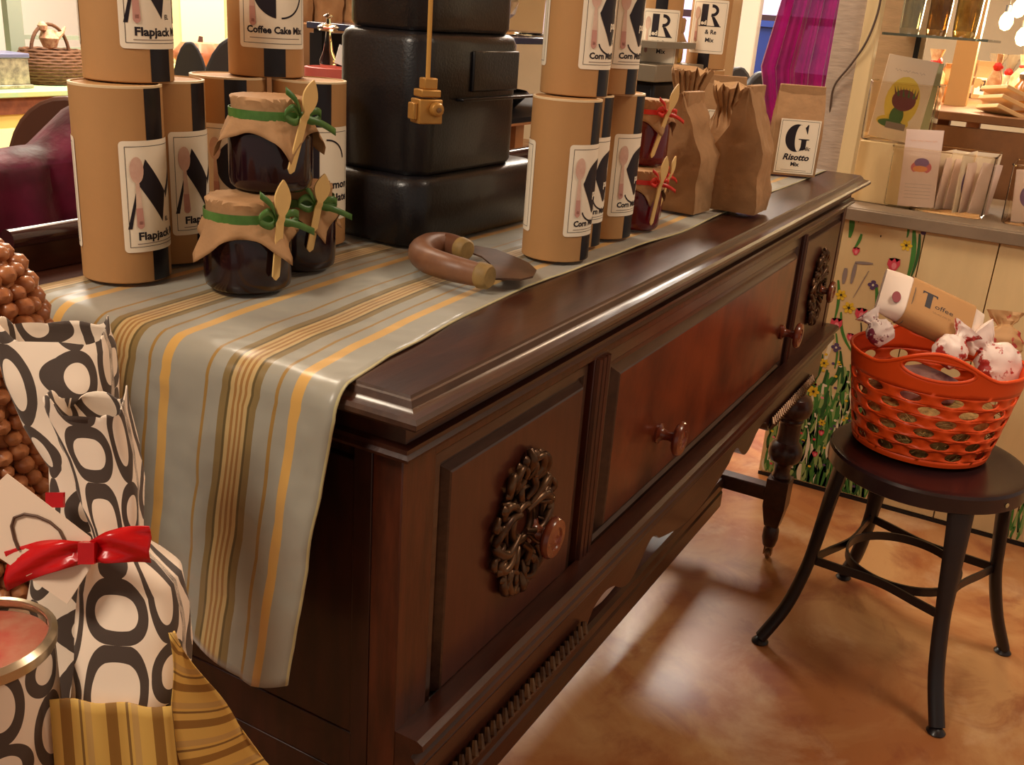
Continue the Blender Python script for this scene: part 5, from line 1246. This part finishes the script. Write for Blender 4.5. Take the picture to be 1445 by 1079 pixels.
mb = MB(); mb.box(-.05, .05, -.05, .05, 0, po.location.z-TT-.0005); tag(obj('pot_stand', mb, IRONP, loc=(q.x, q.y, TT)), 'dark block lifting the terracotta pink pot', 'block') if False else None
mb = MB(); mb.box(-.06, .06, -.06, .06, 0, po.location.z-.0005); tag(obj('plinth', mb, mat('dark_plinth', (60, 40, 32), .6), loc=(q.x, q.y, 0)), 'dark plinth carrying the terracotta pink pot behind the sideboard', 'plinth')
# magenta cloth behind gallery, left
bn = thing('bench', 'dark bench back behind the sideboard carrying the magenta cloth', 'bench', (.1, .64, 0))
mb = MB(); mb.box(-.75, .28, 0, .03, .45, 1.012); obj('backrest', mb, WOOD, bn, bevel=.004)
mb = MB(); mb.box(-.75, .28, .03, .40, .42, .45); obj('seat', mb, WOOD, bn, bevel=.004)
for x, y in ((-.73, 0), (.24, 0), (.24, .36), (-.73, .36)):
    mb = MB(); mb.box(x, x+.04, y, y+.04, 0, .42); obj('leg', mb, WOOD, bn)
mb = MB(); vs = []; nx_, ny_ = 90, 34
for j in range(ny_+1):
    for i in range(nx_+1):
        x = -.50+.89*i/nx_; s_ = j/ny_; fold = .010*math.sin(x*34+s_*3)+.006*math.sin(x*81)
        rise = .045*max(0, min(1, (x-.165)/.06))
        if s_ < .5: q = s_/.5; z = .90+(.125+rise)*q; y = .622-.004-abs(fold)
        elif s_ < .65: q = (s_-.5)/.15; z = 1.025+rise+.010*math.sin(q*PI); y = .622+(.06)*q-abs(fold)*(1-q)
        else: q = (s_-.65)/.35; z = 1.025+rise-.25*q-.0; y = .684+.005+abs(fold)*.6
        z += .008*nz((x*9, s_*3, 2), 1)
        vs.append((x, y, z))
mb.add(vs, [(j*(nx_+1)+i, j*(nx_+1)+i+1, (j+1)*(nx_+1)+i+1, (j+1)*(nx_+1)+i) for j in range(ny_) for i in range(nx_)])
tag(obj('magenta_cloth', mb, MAGC, smooth=50), 'crushed magenta organza cloth draped behind the sideboard at left', 'cloth')

# ================================================================== BACKGROUND CENTRE
# glass shelf with plastic bins right of the stove
q = at(735, 50, 2.0)
gsh = thing('display_shelf', 'dark glass topped shelf right of the black stove', 'shelf', (q.x+.05, q.y+.1, 0))
mb = MB(); mb.box(-.35, .35, -.18, .2, q.z-.012, q.z); obj('glass_top', mb, mat('blue_black_glass', (60, 62, 84), .12), gsh, bevel=.002)
mb = MB(); [mb.box(a_, a_+.02, b_, b_+.02, 0, q.z-.012) for a_ in (-.34, .32) for b_ in (-.17, .17)]; obj('shelf_frame', mb, DARK, gsh)
mb = MB(); mb.box(-.33, .33, -.16, .19, q.z-.16, q.z-.15); mb.box(-.33, .33, -.16, .19, q.z-.32, q.z-.31); mb.box(-.34, .34, .19, .2, 0, q.z-.02); obj('lower_shelves', mb, DARK, gsh)
bq_ = bin_((q.x+.0, q.y+.08, q.z+.001), .20, .16, .16, -.5, 'clear bin of plastic wrapped goods right of the stove')
crumple('wrapped_goods', 'pale plastic wrapped bundle inside the clear bin by the stove', (q.x, q.y+.08, q.z+.062), (.06, .05, .042), 1, mat('pale_wrap', (206, 186, 160), .15, rgb2=(150, 130, 110), mscale=25, coat=.6), 4.4)
q2 = at(748, 112, 2.25); mb = MB(); mb.lathe([(0, 0), (.06, 0), (.09, .03), (.085, .035), (.05, .008), (0, .008)], 28); tag(obj('black_bowl', mb, DARK, loc=(gsh.location.x, gsh.location.y, q.z-.149)), 'black bowl on the shelf under the clear bin', 'bowl')
mb = MB(); mb.lathe([(0, 0), (.05, 0), (.055, .1), (0, .105)], 24); tag(obj('green_canister', mb, mat('green_tin', (60, 96, 60), .4), loc=(gsh.location.x-.12, gsh.location.y+.05, q.z-.309)), 'green canister on the lowest dark shelf by the stove', 'canister')
# kitchen scale & jar of yellow preserve behind red jars
q = on(915, 108, 1, .40); sc = thing('kitchen_scale', 'grey metal kitchen scale with black body behind the red jam jars', 'scale', (q.x, .385, TT), -.05)
zs = q.z-TT
mb = MB(); mb.box(-.11, .085, -.05, .05, 0, zs-.005); obj('scale_body', mb, IRONP, sc, bevel=.006)
mb = MB(); mb.box(-.14, .095, -.065, .065, zs-.002, zs+.030); obj('weighing_tray', mb, mat('grey_steel', (150, 138, 118), .4, metal=.5), sc, bevel=.002)
mb = MB(); mb.box(-.14, .05, -.06, .06, zs+.06, zs+.072); mb.box(-.13, -.12, -.01, .01, zs+.03, zs+.06); mb.box(.03, .04, -.01, .01, zs+.03, zs+.06); obj('upper_plate', mb, mat('grey_steel', (150, 138, 118)), sc)
ox, oy = sc.location.x, sc.location.y
yj = thing('preserve_jar', 'glass jar of yellow preserve with kraft cover behind the red jars', 'jar', (ox+.065, oy-.0, TT+zs+.0305), 0)
mb = MB(); mb.lathe([(0, 0), (.026, 0), (.028, .006), (.028, .05), (.022, .058), (0, .058)], 28); obj('glass_body', mb, mat('yellow_preserve', (206, 150, 36), .08, rgb2=(150, 96, 30), mscale=50, coat=.8), yj)
mb = MB(); mb.lathe([(0, .088), (.024, .088), (.027, .084), (.026, .062), (.024, .058), (.030, .046), (.034, .040)], 28, cap=False); obj('kraft_cover', mb, BROWN, yj, solid=.0006)
# tan pole beside the R can
q = on(1028, 60, 0, 1.70); mb = MB(); mb.box(-.011, .011, -.014, .014, 0, 1.9); tag(obj('pole', mb, mat('tan_pole', (196, 160, 116), .5), loc=(1.715, q.y, 0), rot=(0, 0, .25), bevel=.002), 'tan square pole rising beside the far letter R can', 'pole')
# white screen/bright panel, window and blue bin
q = at(1050, 60, 4.2); wp = thing('white_refrigerator', 'bright white upright cabinet seen past the tan pole', 'cabinet', (q.x, q.y, 0), YAW-PI/2-.25)
mb = MB(); mb.box(-.10, .04, 0, .4, 0, 1.55); obj('cabinet_body', mb, WHITE, wp, bevel=.01)
mb = MB(); mb.box(-.105, .045, -.015, -.002, .15, 1.54); obj('door', mb, WHITE, wp, bevel=.006)
q = at(1110, 30, 7.0)
wn = tag(bpy.data.objects.new('window_1', None), None, None, None, 'structure'); COL.objects.link(wn); wn.location = (8.47, 1.85, 0)
mb = MB(); mb.box(0, .02, -.6, 1.8, .85, 2.4); obj('pane', mb, mat('daylight_pane', (214, 206, 240), .3, emit=1.1), wn)
mb = MB(); [mb.box(-.03, 0, -.6, 1.8, z_-.03, z_+.03) for z_ in (.85, 1.30, 1.85, 2.4)]; [mb.box(-.03, 0, y_-.03, y_+.03, .85, 2.4) for y_ in (-.6, .2, 1.0, 1.8)]; obj('window_frame', mb, mat('dark_frame', (110, 90, 110), .5), wn)
q = at(1078, 88, 5.4); mb = MB(); secs = [[Vector((x, y, z)) for x, y in rrect(.40*s, .30*s, .03, 4)] for s, z in ((.85, 0), (1, .30), (1.06, .30), (1.06, .33), (.96, .33), (.8, .02))]; mb.loft(secs)
tbx = table('side_table', 'dark table below the far window carrying the blue tub', q.x-.22, q.x+.4, q.y-.22, q.y+.25, q.z-.12, .03, WOOD)
tag(obj('blue_tub', mb, mat('blue_plastic', (40, 60, 130), .4), loc=(q.x, q.y, q.z-.119)), 'blue plastic tub below the far window by the curtain', 'tub')
for i, (px, lb) in enumerate(((1036, 'left black chair back beside the bright white cabinet'), (1056, 'right black chair back with pale rim near the curtain'))):
    q = at(px, 92+5*i, 3.9-.8*i); chair(lb, (q.x, q.y, 0), .20, q.z-.47, -1.0+.3*i, BLACKP, tip=.5)

# ------------------------------------------------------------------ groups of repeats
GR = {'storage_can': 'kraft storage cans on the sideboard', 'jam_jar': 'jam jars with paper covers', 'seed_packet': 'seed packets in the clear bins', 'clear_bin': 'clear plastic bins', 'glass_vase': 'glass vases on the thin shelf',
      'light_bulb': 'glowing bulbs at the upper right', 'stoneware_jar': 'jars on the back table', 'cellophane_bag': 'cellophane bags on the back table', 'wooden_board': 'pale boards leaning behind the bins', 'ribboned_jar': 'ribboned jars on the back table', 'wrapped_package': 'packages in the orange basket', 'gift_bag': 'ring print gift bags', 'chair': 'chairs in the far room', 'paper_bag': 'brown paper bags'}
for o in list(bpy.data.objects):
    b_ = o.name.split('.')[0]
    if o.parent is None and b_ in GR and o.get('category'): o['group'] = GR[b_]
